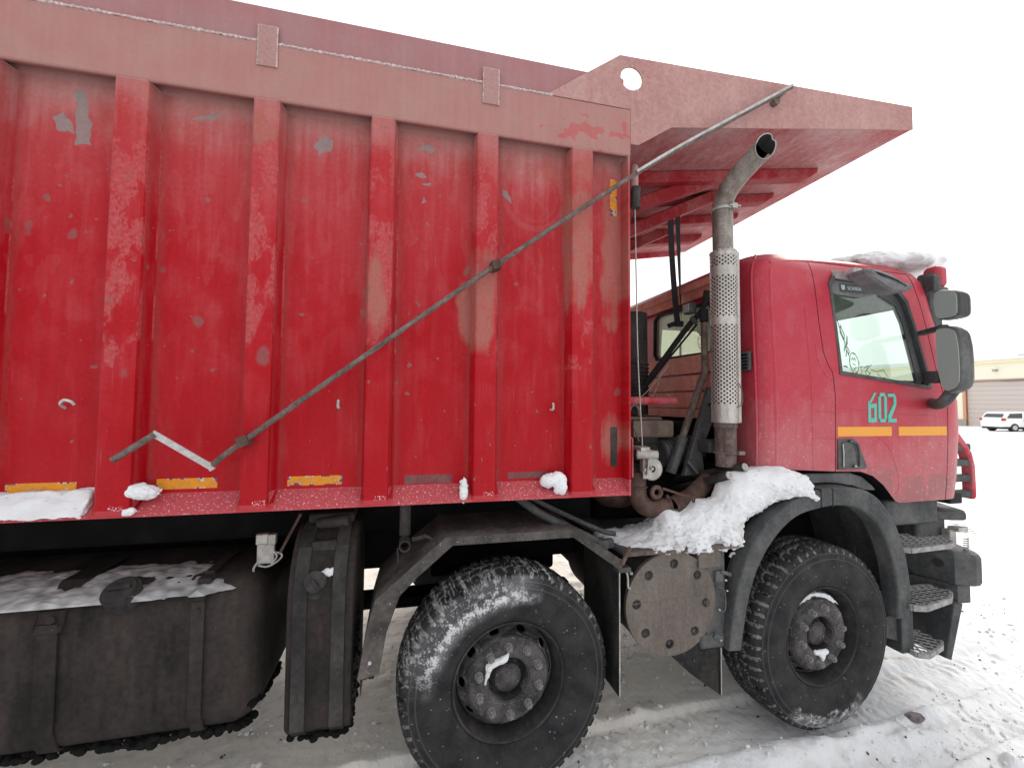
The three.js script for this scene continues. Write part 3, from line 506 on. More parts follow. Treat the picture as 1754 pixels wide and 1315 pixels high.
function wheel(x, frost, seed, turn, far) {
  const w = group('wheel', truck, far ? [x, 0.54, -2.42] : [x, 0.54, 0]);
  w.rotation.y = (far ? 180 : 0) * R + 3.6 * R;
  part('tyre', w, M.tyre, [tyreGeo(seed, frost)], { uv: 'own' });
  const g = [rimParts.rim, rimParts.d, rimParts.face].map((q) => q.clone().rotateZ(turn));
  part('rim_barrel', w, M.darkSteel, [g[0]]);
  part('rim', w, M.rimSteel, g.slice(1));
  part('hub', w, M.rimSteel, [rimParts.hub.clone()]);
  part('brake_drum', w, M.black, [cyl([0, 0, -0.17], [0, 0, -0.32], 0.242, 0.242, 48)]);
  if (far) return w;
  for (let k = 0; k < 10; k++) {
    const a = k / 10 * Math.PI * 2 + turn + 0.05, m = new THREE.Mesh(nutGeo, M.nut);
    m.name = 'wheel_nut'; m.position.set(0.163 * Math.cos(a), 0.163 * Math.sin(a), 0); m.rotation.z = seed * k; m.castShadow = m.receiveShadow = true; w.add(m);
  }
  return w;
}
// frost: second wheel is rimed over its upper rear quarter, the front wheel has snow at its foot
const frostBack = (a, r, ca, sa, disp, tr, gro) => {
  const deg = a / R, arc = ss(deg, 66, 84) * (1 - ss(deg, 152, 182)), band = ss(r + 0.02 * fbm(ca * 6, sa * 6, 4, 3), 0.345 + 0.05 * (1 - ss(deg, 60, 120)), 0.42);
  const n = fbm(ca * r * 30, sa * r * 30, 3, 4), m = fbm(ca * r * 8, sa * r * 8, 6, 3), f = fbm(ca * r * 120, sa * r * 120, 8, 2);
  if (tr) return 0.46 * ss(deg, 40, 80) * (1 - ss(deg, 165, 200)) * ss(n + f * 0.8 + m * 0.5 + (gro > 0.5 ? 0.12 : -0.06), 0.05, 0.25) + 0.4 * ss(deg, 8, 20) * (1 - ss(deg, 75, 90)) * ss(n + f, 0.1, 0.3);
  const ridge = 1 - ss(Math.abs(r - 0.425 - 0.03 * m), 0.0, 0.06);
  let t = arc * band * (0.20 + 0.78 * ss(n + f * 0.9 + ridge * 0.25, 0.12, 0.32) * (0.35 + 0.65 * ridge) + 0.25 * m) * (1 - 0.25 * (1 - ss(deg, 78, 98)));
  if (r > 0.44 && deg > 95) t *= 0.4 + 0.8 * ss(n + f * 0.7, 0.02, 0.22);
  return disp ? t * (0.6 + n * 2 + f) : t * 0.9;
};
const frostFoot = (a, r, ca, sa, disp, tr) => {
  const deg = a / R, arc = ss(deg, 228, 240) * (1 - ss(deg, 292, 308)), n = fbm(ca * r * 26, sa * r * 26, 5, 4), f = fbm(ca * r * 110, sa * r * 110, 8, 2);
  if (tr) return 0;
  const t = arc * ss(r + n * 0.08, 0.41, 0.45) * (1 - ss(r + n * 0.03, 0.495, 0.515)) * (0.22 + 0.6 * ss(n + f * 0.8, 0.05, 0.3));
  return disp ? t : t * 0.85;
};
wheel(0.0, frostBack, 1, 0.30, false);
wheel(1.945, frostFoot, 2, 0.12, false);
wheel(0.0, null, 3, 0.2, true);
wheel(1.945, null, 4, 0.9, true);

/* ---- chassis, under the body */
part('chassis_rail', truck, M.black, [box(-6, 3.1, 0.87, 1.16, -0.88, -0.80, 0.01), box(-6, 3.1, 0.87, 1.16, -1.68, -1.60, 0.01), box(-6, 0.5, 1.19, 1.42, -0.92, -0.76, 0.01), box(-6, 0.5, 1.19, 1.42, -1.72, -1.56, 0.01)]);
part('axle_beam', truck, M.black, [box(-0.07, 0.07, 0.46, 0.60, -2.1, -0.3, 0.02), box(1.875, 2.015, 0.46, 0.60, -2.1, -0.3, 0.02), box(-0.6, 0.6, 0.62, 0.70, -0.86, -0.76, 0.02), box(1.2, 2.6, 0.62, 0.70, -0.86, -0.76, 0.02)]);
part('underbody_box', truck, M.black, [box(-0.35, 0.55, 0.72, 1.15, -1.6, -0.95, 0.03), box(0.8, 3.0, 0.6, 1.15, -1.6, -0.95, 0.05), box(-6, -1.2, 0.5, 1.2, -1.9, -1.0, 0.03), box(-3, 0.62, 1.2, 1.43, -0.75, -0.45, 0.02)]);
part('cross_tube', truck, M.black, [cyl([-1.2, 0.66, -0.84], [0.5, 0.68, -0.84], 0.058, 0.058, 16)]);
part('pipe_stub', truck, M.mudguard, [cyl([-0.525, 1.245, -0.20], [-0.525, 1.40, -0.20], 0.028, 0.028, 16), new THREE.LatheGeometry([[0.026, 0], [0.029, 0], [0.029, -0.10], [0.021, -0.10], [0.021, 0], [0.026, 0.001]].map(([a, b]) => new THREE.Vector2(a, b)), 24).rotateX(Math.PI / 2).translate(-0.525, 1.215, -0.10), bar([-0.49, 1.235, -0.14], [-0.42, 1.25, -0.14], 0.01, 0.02), bar([-0.42, 1.25, -0.14], [-0.38, 1.225, -0.14], 0.01, 0.015), cyl([-0.56, 1.20, -0.14], [-0.555, 1.13, -0.14], 0.005)]);

/* ---- bent sheet mudguard over the second wheel, rubber flaps */
{
  const out = [[-0.725, 0.66], [-0.69, 0.88], [-0.655, 1.01], [-0.520, 1.125], [-0.335, 1.278], [0.335, 1.278], [0.612, 1.090]];
  const inn = [[0.590, 1.046], [0.322, 1.237], [-0.300, 1.237], [-0.465, 1.100], [-0.545, 1.020], [-0.60, 0.86], [-0.63, 0.68]];
  const sheet = out.map(([x, y]) => [x, y - 0.006]).reverse();
  const mg = part('rear_mudguard', truck, M.mudguard, [ext([...out, ...sheet], -0.46, -0.004), ext([...out, ...inn], -0.004, 0.004, 0.001), box(0.575, 0.65, 1.035, 1.06, -0.05, 0.006, 0.004)], { label: 'bent sheet mudguard above the second wheel' });
  part('bolt', mg, M.frostGrey, [disc([-0.672, 0.735, 0.004], [0, 0, 1], 0.008, 0.006, 10)]);
  const rag = []; for (let i = 0; i < 16; i++) { const x = mix(-0.73, -0.655, i / 15); rag.push([x, 0.66 - 0.035 * Math.abs(N3(i * 0.9, 4)) - (i === 4 ? 0.07 : 0)]); }
  part('torn_flap', mg, M.rubberFlap, [ext([[-0.70, 0.72], ...rag, [-0.632, 0.72]], -0.10, -0.008)]);
  part('mud_flap', truck, M.rubberFlap, [box(0.577, 0.589, 0.40, 1.045, -0.46, -0.001, 0.002)], { label: 'rubber flap ahead of the second wheel' });
  part('flap_rime', truck, M.frostGrey, [tube(Array.from({ length: 26 }, (_, i) => [0.583 + 0.003 * N3(i, 2), 0.40 + i * 0.0257, 0.002 + 0.003 * N3(i, 5)]), 0.0035, 120, 5), tube(Array.from({ length: 12 }, (_, i) => [1.241 + 0.002 * N3(i, 2), 0.285 + i * 0.024, -0.046]), 0.003, 40, 5)]);
  part('mud_flap', truck, M.rubberFlap, [box(1.233, 1.246, 0.285, 0.62, -0.50, -0.048, 0.002), ext([[0.90, 0.60], [0.93, 0.53], [1.05, 0.42], [1.24, 0.28], [1.243, 0.62]], -0.066, -0.056)], { label: 'pointed rubber flap behind the front wheel' });
}

/* ---- fuel tank and the narrow tank next to it */
function crust(list, n, fn, seed) { // frozen mud hanging from an edge
  const g = []; for (let i = 0; i < n; i++) { const [x, y, z, s] = fn(i / n, i), q = new THREE.IcosahedronGeometry(s, 1), p = q.attributes.position; for (let k = 0; k < p.count; k++) { const f = 1 + 0.5 * N3(p.getX(k) * 40 + i, p.getY(k) * 40, p.getZ(k) * 40 + seed); p.setXYZ(k, p.getX(k) * f * 1.3, p.getY(k) * f, p.getZ(k) * f); } q.computeVertexNormals(); g.push(q.translate(x, y, z)); } return g;
}
{
  const ft = part('fuel_tank', truck, M.tank, [box(-4.2, -1.165, 0.44, 1.115, -0.78, -0.095, 0.13, 6)], { label: 'large dark fuel tank with snow on its top' });
  const wrap = (x0, x1, y1) => extX([[-0.088, y1], [-0.088, 0.56], [-0.13, 0.47], [-0.21, 0.432], [-0.60, 0.432], [-0.60, 0.425], [-0.21, 0.424], [-0.122, 0.463], [-0.079, 0.555], [-0.079, y1]], x0, x1, 0.001);
  part('tank_strap', ft, M.tank, [wrap(-1.985, -1.912, 1.0), extX([[-0.070, 0.97], [-0.082, 0.97], [-0.100, 1.045], [-0.22, 1.130], [-0.50, 1.132], [-0.50, 1.124], [-0.225, 1.120], [-0.115, 1.04]].map(([a, b]) => [a, b]), -1.992, -1.895, 0.002), disc([-1.935, 1.015, -0.085], [0, 0.4, 1], 0.014, 0.012), disc([-1.935, 1.07, -0.11], [0, 0.7, 1], 0.010, 0.012)]);
  part('tank_strap', ft, M.tank, [wrap(-1.432, -1.380, 1.04), extX([[-0.085, 1.03], [-0.11, 1.06], [-0.2, 1.125], [-0.5, 1.125], [-0.5, 1.133], [-0.195, 1.134], [-0.1, 1.07]], -1.425, -1.385, 0.001), disc([-1.405, 1.005, -0.083], [0, 0, 1], 0.010, 0.012), box(-1.43, -1.375, 1.10, 1.125, -0.2, -0.125, 0.005)]);
  part('tank_seam', ft, M.darkSteel, [extX([[-0.094, 1.0], [-0.094, 0.56], [-0.130, 0.475], [-0.128, 0.474], [-0.0925, 0.557], [-0.0925, 1.0]], -2.62, -2.60)]);
  part('filler_cap', ft, M.darkSteel, [cyl([-1.70, 1.060, -0.125], [-1.70, 1.112, -0.088], 0.066, 0.070, 28), cyl([-1.70, 1.112, -0.088], [-1.70, 1.126, -0.078], 0.062, 0.055, 28), bar([-1.74, 1.126, -0.074], [-1.66, 1.134, -0.080], 0.018, 0.022, [0, 0.8, 0.6])]);
  part('ice_crust', ft, M.black, crust([], 420, (t, i) => { const x = mix(-2.7, -1.2, t); return [x, 0.448 - 0.03 * rnd() * (0.4 + Math.max(0, N3(x * 4, 1) * 2)), -0.13 - rnd() * 0.12, 0.007 + 0.014 * rnd()]; }, 3), { kind: 'stuff' });
  part('ice_crust', ft, M.black, crust([], 200, (t) => [-1.185 - 0.06 * rnd(), 0.52 - 0.09 * t + 0.04 * rnd(), mix(-0.14, -0.6, t), 0.007 + 0.013 * rnd()], 6), { kind: 'stuff' });
}
{
  const prof = (o) => { const a = [[-0.09, 0.405 - o], [-0.045 + o, 0.45], [-0.035 + o, 0.95]]; for (let i = 1; i <= 10; i++) { const q = i / 10 * 78 * R; a.push([-0.33 + (0.295 + o) * Math.cos(q), 0.98 + (0.34 + o) * Math.sin(q)]); } a.push([-0.62, 1.31 + o], [-0.62, 0.405 - o]); return a; };
  const t2 = part('narrow_tank', truck, M.tank, [extX(prof(0), -1.040, -0.752, 0.018)], { label: 'narrow upright tank with a round cap' });
  for (const [a, b] of [[-1.012, -0.952], [-0.848, -0.788]]) part('tank_strap', t2, M.darkSteel, [extX(prof(0.010), a, b, 0.003)]);
  part('filler_cap', t2, M.darkSteel, [cyl([-0.918, 1.085, -0.075], [-0.918, 1.112, -0.015], 0.048, 0.046, 26), bar([-0.928, 1.125, -0.008], [-0.893, 1.082, 0.006], 0.012, 0.01), disc([-0.918, 1.075, -0.07], [0, 0.35, 1], 0.058, 0.022)]);
  part('top_bracket', t2, M.darkSteel, [box(-0.955, -0.845, 1.18, 1.26, -0.20, -0.12, 0.01), cyl([-0.95, 1.31, -0.25], [-0.8, 1.33, -0.22], 0.03), box(-1.0, -0.78, 1.30, 1.36, -0.5, -0.25, 0.02)]);
  part('ice_crust', t2, M.black, [...crust([], 160, (t) => [mix(-1.03, -0.76, t), 0.408 - 0.022 * rnd(), -0.06 - 0.3 * rnd(), 0.006 + 0.011 * rnd()], 8), ...crust([], 120, (t) => [-0.756 - 0.01 * rnd(), mix(0.43, 0.9, t * t), -0.06 - 0.3 * rnd(), 0.005 + 0.009 * rnd()], 9)], { kind: 'stuff' });
}
{ // marker lamp in its metal box hanging under the body, with a rag of wiring
  const l = part('marker_lamp', truck, M.galv, [box(-1.232, -1.175, 1.225, 1.278, -0.27, -0.235, 0.008), box(-1.178, -1.142, 1.222, 1.274, -0.27, -0.236, 0.006), box(-1.228, -1.148, 1.13, 1.228, -0.27, -0.245, 0.006)], { label: 'pale marker lamp box hanging under the body' });
  part('wiring', l, M.frostGrey, [tube([[-1.225, 1.135, -0.25], [-1.235, 1.118, -0.24], [-1.237, 1.10, -0.24]], 0.006, 16, 6), tube([[-1.22, 1.125, -0.25], [-1.18, 1.118, -0.245], [-1.14, 1.135, -0.25], [-1.115, 1.16, -0.25], [-1.12, 1.175, -0.25], [-1.15, 1.185, -0.25]], 0.005, 40, 6), tube([[-1.16, 1.13, -0.25], [-1.135, 1.165, -0.24], [-1.15, 1.19, -0.245]], 0.0045, 24, 6)]);
  part('hanger', l, M.rust, [bar([-1.13, 1.17, -0.26], [-1.04, 1.36, -0.28], 0.03, 0.012)]);
}

/* ---- silencer drum with its drilled end plate, deck plate above it */
{
  const c = [0.927, 0.822], holes = [], pockets = [];
  for (let k = 0; k < 8; k++) { const a = (k / 8) * Math.PI * 2 + 86 * R, x = c[0] + 0.218 * Math.cos(a), y = c[1] + 0.218 * Math.sin(a); holes.push(circlePath(x, y, 0.0255)); pockets.push([x, y]); }
  const s = new THREE.Shape(); s.absarc(c[0], c[1], 0.283, 0, Math.PI * 2, false); s.holes.push(...holes);
  const dr = part('silencer', truck, M.darkSteel, [cyl([c[0], c[1], -0.95], [c[0], c[1], -0.07], 0.272, 0.272, 64)], { label: 'round dark drum with a tan drilled end plate' });
  const pl = new THREE.ExtrudeGeometry(s, { depth: 0.022, bevelEnabled: true, bevelSize: 0.004, bevelThickness: 0.003, bevelOffset: -0.004, bevelSegments: 2, curveSegments: 96 }).translate(0, 0, -0.07);
  part('end_plate', dr, M.plateTan, [pl]);
  for (const [x, y] of pockets) part('bolt_pocket', dr, M.rimSteel, [disc([x, y, -0.066], [0, 0, 1], 0.0265, 0.006, 20), cyl([x, y, -0.062], [x, y, -0.054], 0.012, 0.010, 6)]);
  part('seam', dr, M.plateTan, [bar([0.665, 0.842, -0.0458], [1.175, 0.853, -0.0458], 0.004, 0.003)]);
  const dk = part('deck_plate', truck, M.plastic, [box(0.612, 1.335, 1.113, 1.140, -0.90, -0.004, 0.008)]);
  const ribs = []; for (let i = 0; i < 84; i++) { const x = 0.618 + i * 0.0085; ribs.push(bar([x, 1.115, 0.0], [x + 0.006, 1.137, 0.0], 0.0035, 0.008)); }
  part('deck_edge', dk, M.rodSteel, ribs, { kind: 'stuff' });
  part('support_box', truck, M.plateTan, [box(1.09, 1.235, 1.005, 1.105, -0.10, -0.03, 0.004)]);
  part('bracket', truck, M.plastic, [box(1.15, 1.28, 0.60, 1.10, -0.16, -0.05, 0.012), bar([1.235, 0.98, -0.03], [1.30, 0.955, -0.03], 0.012, 0.02), tube([[1.20, 0.90, -0.03], [1.245, 0.875, -0.02], [1.248, 0.77, -0.02], [1.21, 0.76, -0.03]], 0.006, 30, 6), box(1.20, 1.25, 0.92, 0.98, -0.05, -0.03, 0.004), bar([1.185, 0.63, -0.03], [1.24, 0.60, -0.03], 0.01, 0.03), box(1.10, 1.27, 0.55, 0.63, -0.12, -0.035, 0.02)]);
  part('bracket', truck, M.frostGrey, [tube([[1.285, 1.06, -0.02], [1.300, 1.078, -0.02], [1.318, 1.08, -0.02]], 0.007, 16, 6), disc([1.262, 0.93, -0.03], [0, 0, 1], 0.006, 0.008, 10), disc([1.27, 0.87, -0.03], [0, 0, 1], 0.005, 0.008, 10), disc([1.21, 0.775, -0.02], [0, 0, 1], 0.005, 0.008, 10), disc([1.225, 0.60, -0.03], [0, 0, 1], 0.006, 0.008, 10)]);
}
{ // side marker on a bent bracket at the deck's rear corner, hoses that run down to it
  part('side_marker', truck, M.rust, [bar([0.588, 1.085, 0.02], [0.648, 1.165, 0.0], 0.012, 0.020)]);
  part('marker_bracket', truck, M.galv, [tube([[0.60, 1.095, -0.01], [0.575, 1.10, -0.01], [0.57, 1.115, -0.01]], 0.008, 16, 6), bar([0.605, 1.05, -0.02], [0.640, 1.03, -0.02], 0.02, 0.004), tube([[0.632, 1.04, -0.02], [0.640, 1.0, -0.015], [0.642, 0.95, -0.015], [0.655, 0.945, -0.01]], 0.006, 20, 6), disc([0.655, 1.02, -0.02], [1, 0, 0.4], 0.009, 0.015, 10)]);
  part('hose', truck, M.plastic, [tube([[0.06, 1.42, -0.16], [0.2, 1.325, -0.12], [0.42, 1.215, -0.10], [0.50, 1.175, -0.10]], 0.022, 40, 12), tube([[0.12, 1.42, -0.22], [0.30, 1.33, -0.18], [0.55, 1.215, -0.16], [0.64, 1.19, -0.16]], 0.014, 40, 10), box(0.49, 0.56, 1.13, 1.185, -0.15, -0.07, 0.012), box(0.555, 0.60, 1.135, 1.180, -0.13, -0.09, 0.003)]);
}

/* ---- fender of the front wheel: arch in plain dark plastic */
{
  const out = [[1.248, 0.552], [1.288, 0.80], [1.362, 1.02], [1.47, 1.195], [1.63, 1.325], [1.79, 1.395], [1.94, 1.424], [2.20, 1.420], [2.33, 1.372], [2.455, 1.245], [2.545, 1.06], [2.592, 0.86], [2.600, 0.69], [2.575, 0.60], [2.535, 0.592]];
  const inn = [[2.485, 0.60], [2.492, 0.74], [2.468, 0.92], [2.415, 1.075], [2.325, 1.215], [2.19, 1.300], [2.05, 1.322], [1.90, 1.312], [1.72, 1.268], [1.565, 1.150], [1.455, 1.0], [1.385, 0.82], [1.35, 0.66], [1.33, 0.545]];
  const curve = (pts, n) => new THREE.CatmullRomCurve3(pts.map(([x, y]) => V(x, y, 0)), false, 'centripetal').getPoints(n).map((q) => [q.x, q.y]);
  const O = curve(out, 60), I = curve(inn, 60);
  const fd = part('front_fender', truck, M.plastic, [ext([...O, ...I], -0.10, 0.012, 0.012), ext([...O, ...O.map(([x, y]) => [x + (1.94 - x) * 0.03, y + (0.54 - y) * 0.03]).reverse()], -0.62, -0.10)], { label: 'dark plastic arch round the front wheel' });
  part('arch_liner', fd, M.black, [ext([[1.18, 0.6], ...O.map(([x, y]) => [x, y]), [2.55, 0.6]], -0.70, -0.62), ext([...O.map(([x, y]) => [x, y + 0.004]), ...O.map(([x, y]) => [x, y + 0.012]).reverse()], -0.7, -0.1)]);
  for (const [x0, x1] of [[1.905, 1.915], [1.992, 2.002]]) part('fender_joint', fd, M.gap, [box(x0, x1, 1.318, 1.4265, -0.08, 0.0135, 0.001)]);
  part('fender_clip', fd, M.frostGrey, [bar([2.10, 1.20, -0.60], [2.17, 1.205, -0.60], 0.01, 0.012)]);
}

/* ---- cab: a hollow rounded shell, cut by constructive geometry; the door is cut out of the same shell */
{
  const ring = (y, xr, xf, zn, rr0, rf) => { // outline at one height, anticlockwise seen from above
    const zf = -2.40 - zn, p = [], arc = (cx, cz, r, a0, a1, n) => { for (let i = 0; i <= n; i++) { const a = mix(a0, a1, i / n) * R; p.push(V(cx + r * Math.cos(a), y, cz + r * Math.sin(a))); } };
    arc(xf - rf, zn - rf, rf, 0, 90, 8); arc(xr + rr0, zn - rr0, rr0, 90, 180, 6); arc(xr + rr0, zf + rr0, rr0, 180, 270, 6); arc(xf - rf, zf + rf, rf, 270, 360, 8);
    return p;
  };
  function loft(rings) {
    const n = rings[0].length, pos = [], idx = [];
    rings.forEach((r) => r.forEach((q) => pos.push(q.x, q.y, q.z)));
    for (let j = 0; j < rings.length - 1; j++) for (let i = 0; i < n; i++) { const a = j * n + i, b = j * n + (i + 1) % n; idx.push(a, a + n, b, b, a + n, b + n); }
    const cap = (j, flip) => { const c = pos.length / 3, m = rings[j].reduce((s, q) => s.add(q), V(0, 0, 0)).multiplyScalar(1 / n); pos.push(m.x, m.y, m.z); for (let i = 0; i < n; i++) { const a = j * n + i, b = j * n + (i + 1) % n; flip ? idx.push(c, a, b) : idx.push(c, b, a); } };
    cap(0, true); cap(rings.length - 1, false);
    const g = new THREE.BufferGeometry(); g.setAttribute('position', new THREE.Float32BufferAttribute(pos, 3)); g.setIndex(idx); g.computeVertexNormals();
    g.setAttribute('uv', new THREE.Float32BufferAttribute(new Float32Array(pos.length / 3 * 2), 2));
    return g;
  }
  const ST = [[1.20, 1.565, 3.30, -0.070, 0.09, 0.26], [1.45, 1.565, 3.33, -0.055, 0.09, 0.26], [1.75, 1.565, 3.36, -0.048, 0.09, 0.27], [1.97, 1.568, 3.38, -0.048, 0.09, 0.30], [2.10, 1.57, 3.31, -0.052, 0.09, 0.28], [2.20, 1.575, 3.265, -0.058, 0.09, 0.26], [2.45, 1.585, 3.235, -0.080, 0.09, 0.25], [2.70, 1.60, 3.20, -0.108, 0.10, 0.25], [2.81, 1.612, 3.18, -0.128, 0.11, 0.26], [2.875, 1.635, 3.15, -0.155, 0.12, 0.28], [2.925, 1.68, 3.10, -0.205, 0.14, 0.3], [2.965, 1.76, 3.02, -0.29, 0.16, 0.32], [2.99, 1.88, 2.9, -0.42, 0.18, 0.34], [3.0, 2.05, 2.7, -0.62, 0.2, 0.3]];
  const outer = loft(ST.map((s) => ring(...s)));
  const inner = loft(ST.filter((s) => s[0] > 1.9 && s[0] < 2.98).map(([y, a, b, z, r, q]) => ring(y - (y > 2.9 ? 0.04 : 0), a + 0.06, b - 0.06, z - 0.055, r, q)));
  const ev = new Evaluator(); ev.useGroups = true; ev.attributes = ['position', 'normal', 'uv'];
  const brush = (g, m) => { g = bare(g); const b = new Brush(g, m); b.updateMatrixWorld(true); return b; };
  const cut = (a, b, op = SUBTRACTION) => ev.evaluate(a, b, op);
  const low = [[1.3, 0.9], [1.3, 1.545], [1.75, 1.538], [2.10, 1.518], [2.30, 1.512], [2.40, 1.482], [2.49, 1.42], [2.60, 1.308], [2.64, 1.298], [3.6, 1.305], [3.6, 0.9]];
  const win = [[2.165, 2.14], [2.16, 2.73], [2.19, 2.775], [2.60, 2.752], [2.74, 2.72], [2.80, 2.655], [2.835, 2.50], [2.905, 2.10], [2.90, 2.062], [2.55, 2.10]];
  const farWin = [[2.10, 2.10], [2.10, 2.74], [2.15, 2.785], [2.76, 2.785], [2.82, 2.74], [2.92, 2.16], [2.88, 2.10]];
  let shell = brush(outer, M.cabRed);
  shell = cut(shell, brush(inner, M.cabin));
  shell = cut(shell, brush(ext(low, -3, 0.5), M.black));
  shell = cut(shell, brush(box(1.2, 1.95, 0.9, 1.83, -2.1, -0.30), M.black));
  shell = cut(shell, brush(ext(win, -1.2, 0.5), M.gap));
  shell = cut(shell, brush(ext(farWin, -3, -1.2), M.gap));
  shell = cut(shell, brush(box(3.0, 3.9, 2.13, 2.69, -2.12, -0.29, 0.06), M.gap));
  const rw = [[-0.545, 2.315], [-0.53, 2.36], [-0.53, 2.61], [-0.56, 2.655], [-1.20, 2.69], [-1.25, 2.66], [-1.26, 2.36], [-1.23, 2.325]];
  shell = cut(shell, brush(extX(rw, 1.3, 1.9), M.gap));
  const D = [[2.035, 2.885], [2.030, 2.45], [2.040, 2.27], [2.065, 2.195], [2.098, 2.14], [2.108, 2.0], [2.100, 1.75], [2.102, 1.40], [3.036, 1.20], [3.062, 1.70], [3.066, 1.95], [3.03, 2.03], [2.985, 2.20], [2.935, 2.60], [2.885, 2.86]];
  const cx = 2.55, cy = 2.05, grow = (k) => D.map(([x, y]) => [x + Math.sign(x - cx) * k, y + (y > 2.7 ? k : 0)]);
  const doorB = cut(shell, brush(ext(grow(-0.002), -0.40, 0.5), M.gap), INTERSECTION);
  const rest = cut(shell, brush(ext(grow(0.0035), -0.40, 0.5), M.gap));
  const finish = (b, name, parent, label) => {
    let g = b.geometry; g = g.index ? g.toNonIndexed() : g; const gr = g.groups.slice();
    g = toCreasedNormals(g, 0.5); boxUV(g); g.clearGroups(); gr.forEach((q) => g.addGroup(q.start, q.count, q.materialIndex));
    const m = new THREE.Mesh(g, b.material); m.name = name; m.castShadow = m.receiveShadow = true; if (label) m.userData.label = label; parent.add(m); return m;
  };
  const cab = finish(rest, 'cab', truck), door = finish(doorB, 'cab_door', truck, 'red cab door with the number 602 and two amber strips');
  // panes and seals
  const zw = (y) => -0.058 - 0.0023 * 0 - (y - 2.2) * 0.098; // tumblehome of the side
  const lean = (g, dz) => { const p = g.attributes.position; for (let i = 0; i < p.count; i++) p.setZ(i, p.getZ(i) + zw(p.getY(i)) + dz); g.computeVertexNormals(); return g; };
  const inset = (P, k) => { const mx = P.reduce((s, q) => s + q[0], 0) / P.length, my = P.reduce((s, q) => s + q[1], 0) / P.length; return P.map(([x, y]) => [x + Math.sign(mx - x) * k * Math.min(1, Math.abs(mx - x) * 6), y + Math.sign(my - y) * k * Math.min(1, Math.abs(my - y) * 6)]); };
  const seal = (P, a, b) => lean(ext(P, a, b, 0, [inset(P, 0.022).reverse()]), 0);
  const sealGeo = seal([[2.152, 2.13], [2.148, 2.735], [2.182, 2.789], [2.60, 2.766], [2.752, 2.732], [2.816, 2.66], [2.852, 2.50], [2.922, 2.10], [2.916, 2.050], [2.55, 2.088]], -0.03, 0.004);
  part('window_seal', door, M.plastic, [sealGeo, lean(ext([[2.78, 2.66], [2.82, 2.5], [2.89, 2.1], [2.84, 2.08], [2.775, 2.5], [2.73, 2.62], [2.60, 2.68], [2.60, 2.74], [2.72, 2.71]], -0.045, -0.02), 0)]);
  part('door_window', door, M.glass, [lean(ext(win.map(([x, y]) => [x, y]), -0.002, 0.002), -0.026)]);
  part('door_window', cab, M.glass, [ext(farWin, -2.315, -2.311)], { label: 'pane of the far door' });
  part('windshield', cab, M.glass, [extX([[-0.28, 2.13], [-0.28, 2.69], [-2.12, 2.69], [-2.12, 2.13]], 3.17, 3.175)]);
  part('rear_window', cab, M.dirtyGlass, [extX(rw, 1.60, 1.604)]);
  part('rear_window_seal', cab, M.gap, [extX([[-0.52, 2.30], [-0.508, 2.36], [-0.508, 2.62], [-0.55, 2.675], [-1.20, 2.71], [-1.27, 2.67], [-1.28, 2.36], [-1.24, 2.305]], 1.575, 1.60, 0.006, [rw.slice().reverse().map(([z, y]) => [-z, y])])]);
  part('sun_shade', cab, M.greyPlastic, [lean(ext([[2.166, 2.70], [2.172, 2.765], [2.20, 2.778], [2.55, 2.76], [2.55, 2.69], [2.40, 2.655], [2.20, 2.67]], -0.004, 0.004, 0.001), -0.016)]);
  { // lettering on the shade: a small shield and the maker's name
    const cvs = document.createElement('canvas'); cvs.width = 512; cvs.height = 96; const g = cvs.getContext('2d'); g.fillStyle = 'rgb(52,56,58)'; g.fillRect(0, 0, 512, 96); g.fillStyle = 'rgb(172,182,184)';
    g.beginPath(); g.moveTo(20, 14); g.lineTo(76, 14); g.lineTo(74, 60); g.quadraticCurveTo(48, 92, 22, 60); g.fill(); g.font = 'bold 56px sans-serif'; g.fillText('SCANIA', 110, 68);
    const t = new THREE.CanvasTexture(cvs); t.colorSpace = THREE.SRGBColorSpace; t.needsUpdate = true;
    const q = new THREE.PlaneGeometry(0.30, 0.056).translate(2.40, 2.715, 0.0062); part('shade_lettering', cab, new THREE.MeshStandardMaterial({ map: t, roughness: 0.6 }), [lean(q, -0.016)], { uv: 'own' });
  }
  { // pale stickers and scribbles on the panes
    const cvs = document.createElement('canvas'); cvs.width = 1024; cvs.height = 512; const g = cvs.getContext('2d'); g.clearRect(0, 0, 1024, 512); g.strokeStyle = 'rgb(84,112,104)'; g.lineCap = 'round'; g.lineWidth = 12;
    const line = (P) => { g.beginPath(); P.forEach(([x, y], i) => (i ? g.lineTo(x, y) : g.moveTo(x, y))); g.stroke(); };
    line([[30, 20], [70, 130], [110, 215], [120, 170], [80, 100], [64, 150], [120, 240], [100, 290], [150, 240], [160, 180], [130, 260], [160, 290]]); line([[110, 340], [130, 290], [150, 330], [165, 300]]);
    line([[60, 420], [110, 425]]); g.lineWidth = 7; g.beginPath(); g.ellipse(215, 395, 66, 82, 0, 0, 7); g.stroke(); line([[170, 340], [150, 400], [200, 478], [262, 455], [290, 390], [255, 330], [205, 312]]); line([[185, 370], [200, 350], [215, 372], [230, 350], [245, 372]]); line([[195, 400], [230, 410]]); line([[240, 430], [200, 440], [222, 455]]);
    line([[330, 420], [300, 425], [320, 455], [300, 478]]); line([[350, 430], [420, 410], [380, 450], [440, 470], [390, 490], [360, 460], [470, 400]]); line([[450, 440], [540, 455], [640, 440], [700, 500]]); line([[540, 470], [600, 505], [660, 500]]);
    const t = new THREE.CanvasTexture(cvs); t.colorSpace = THREE.SRGBColorSpace; t.needsUpdate = true;
    const m = new THREE.MeshStandardMaterial({ map: t, alphaMap: null, transparent: true, alphaTest: 0.4, roughness: 0.7, side: THREE.DoubleSide });
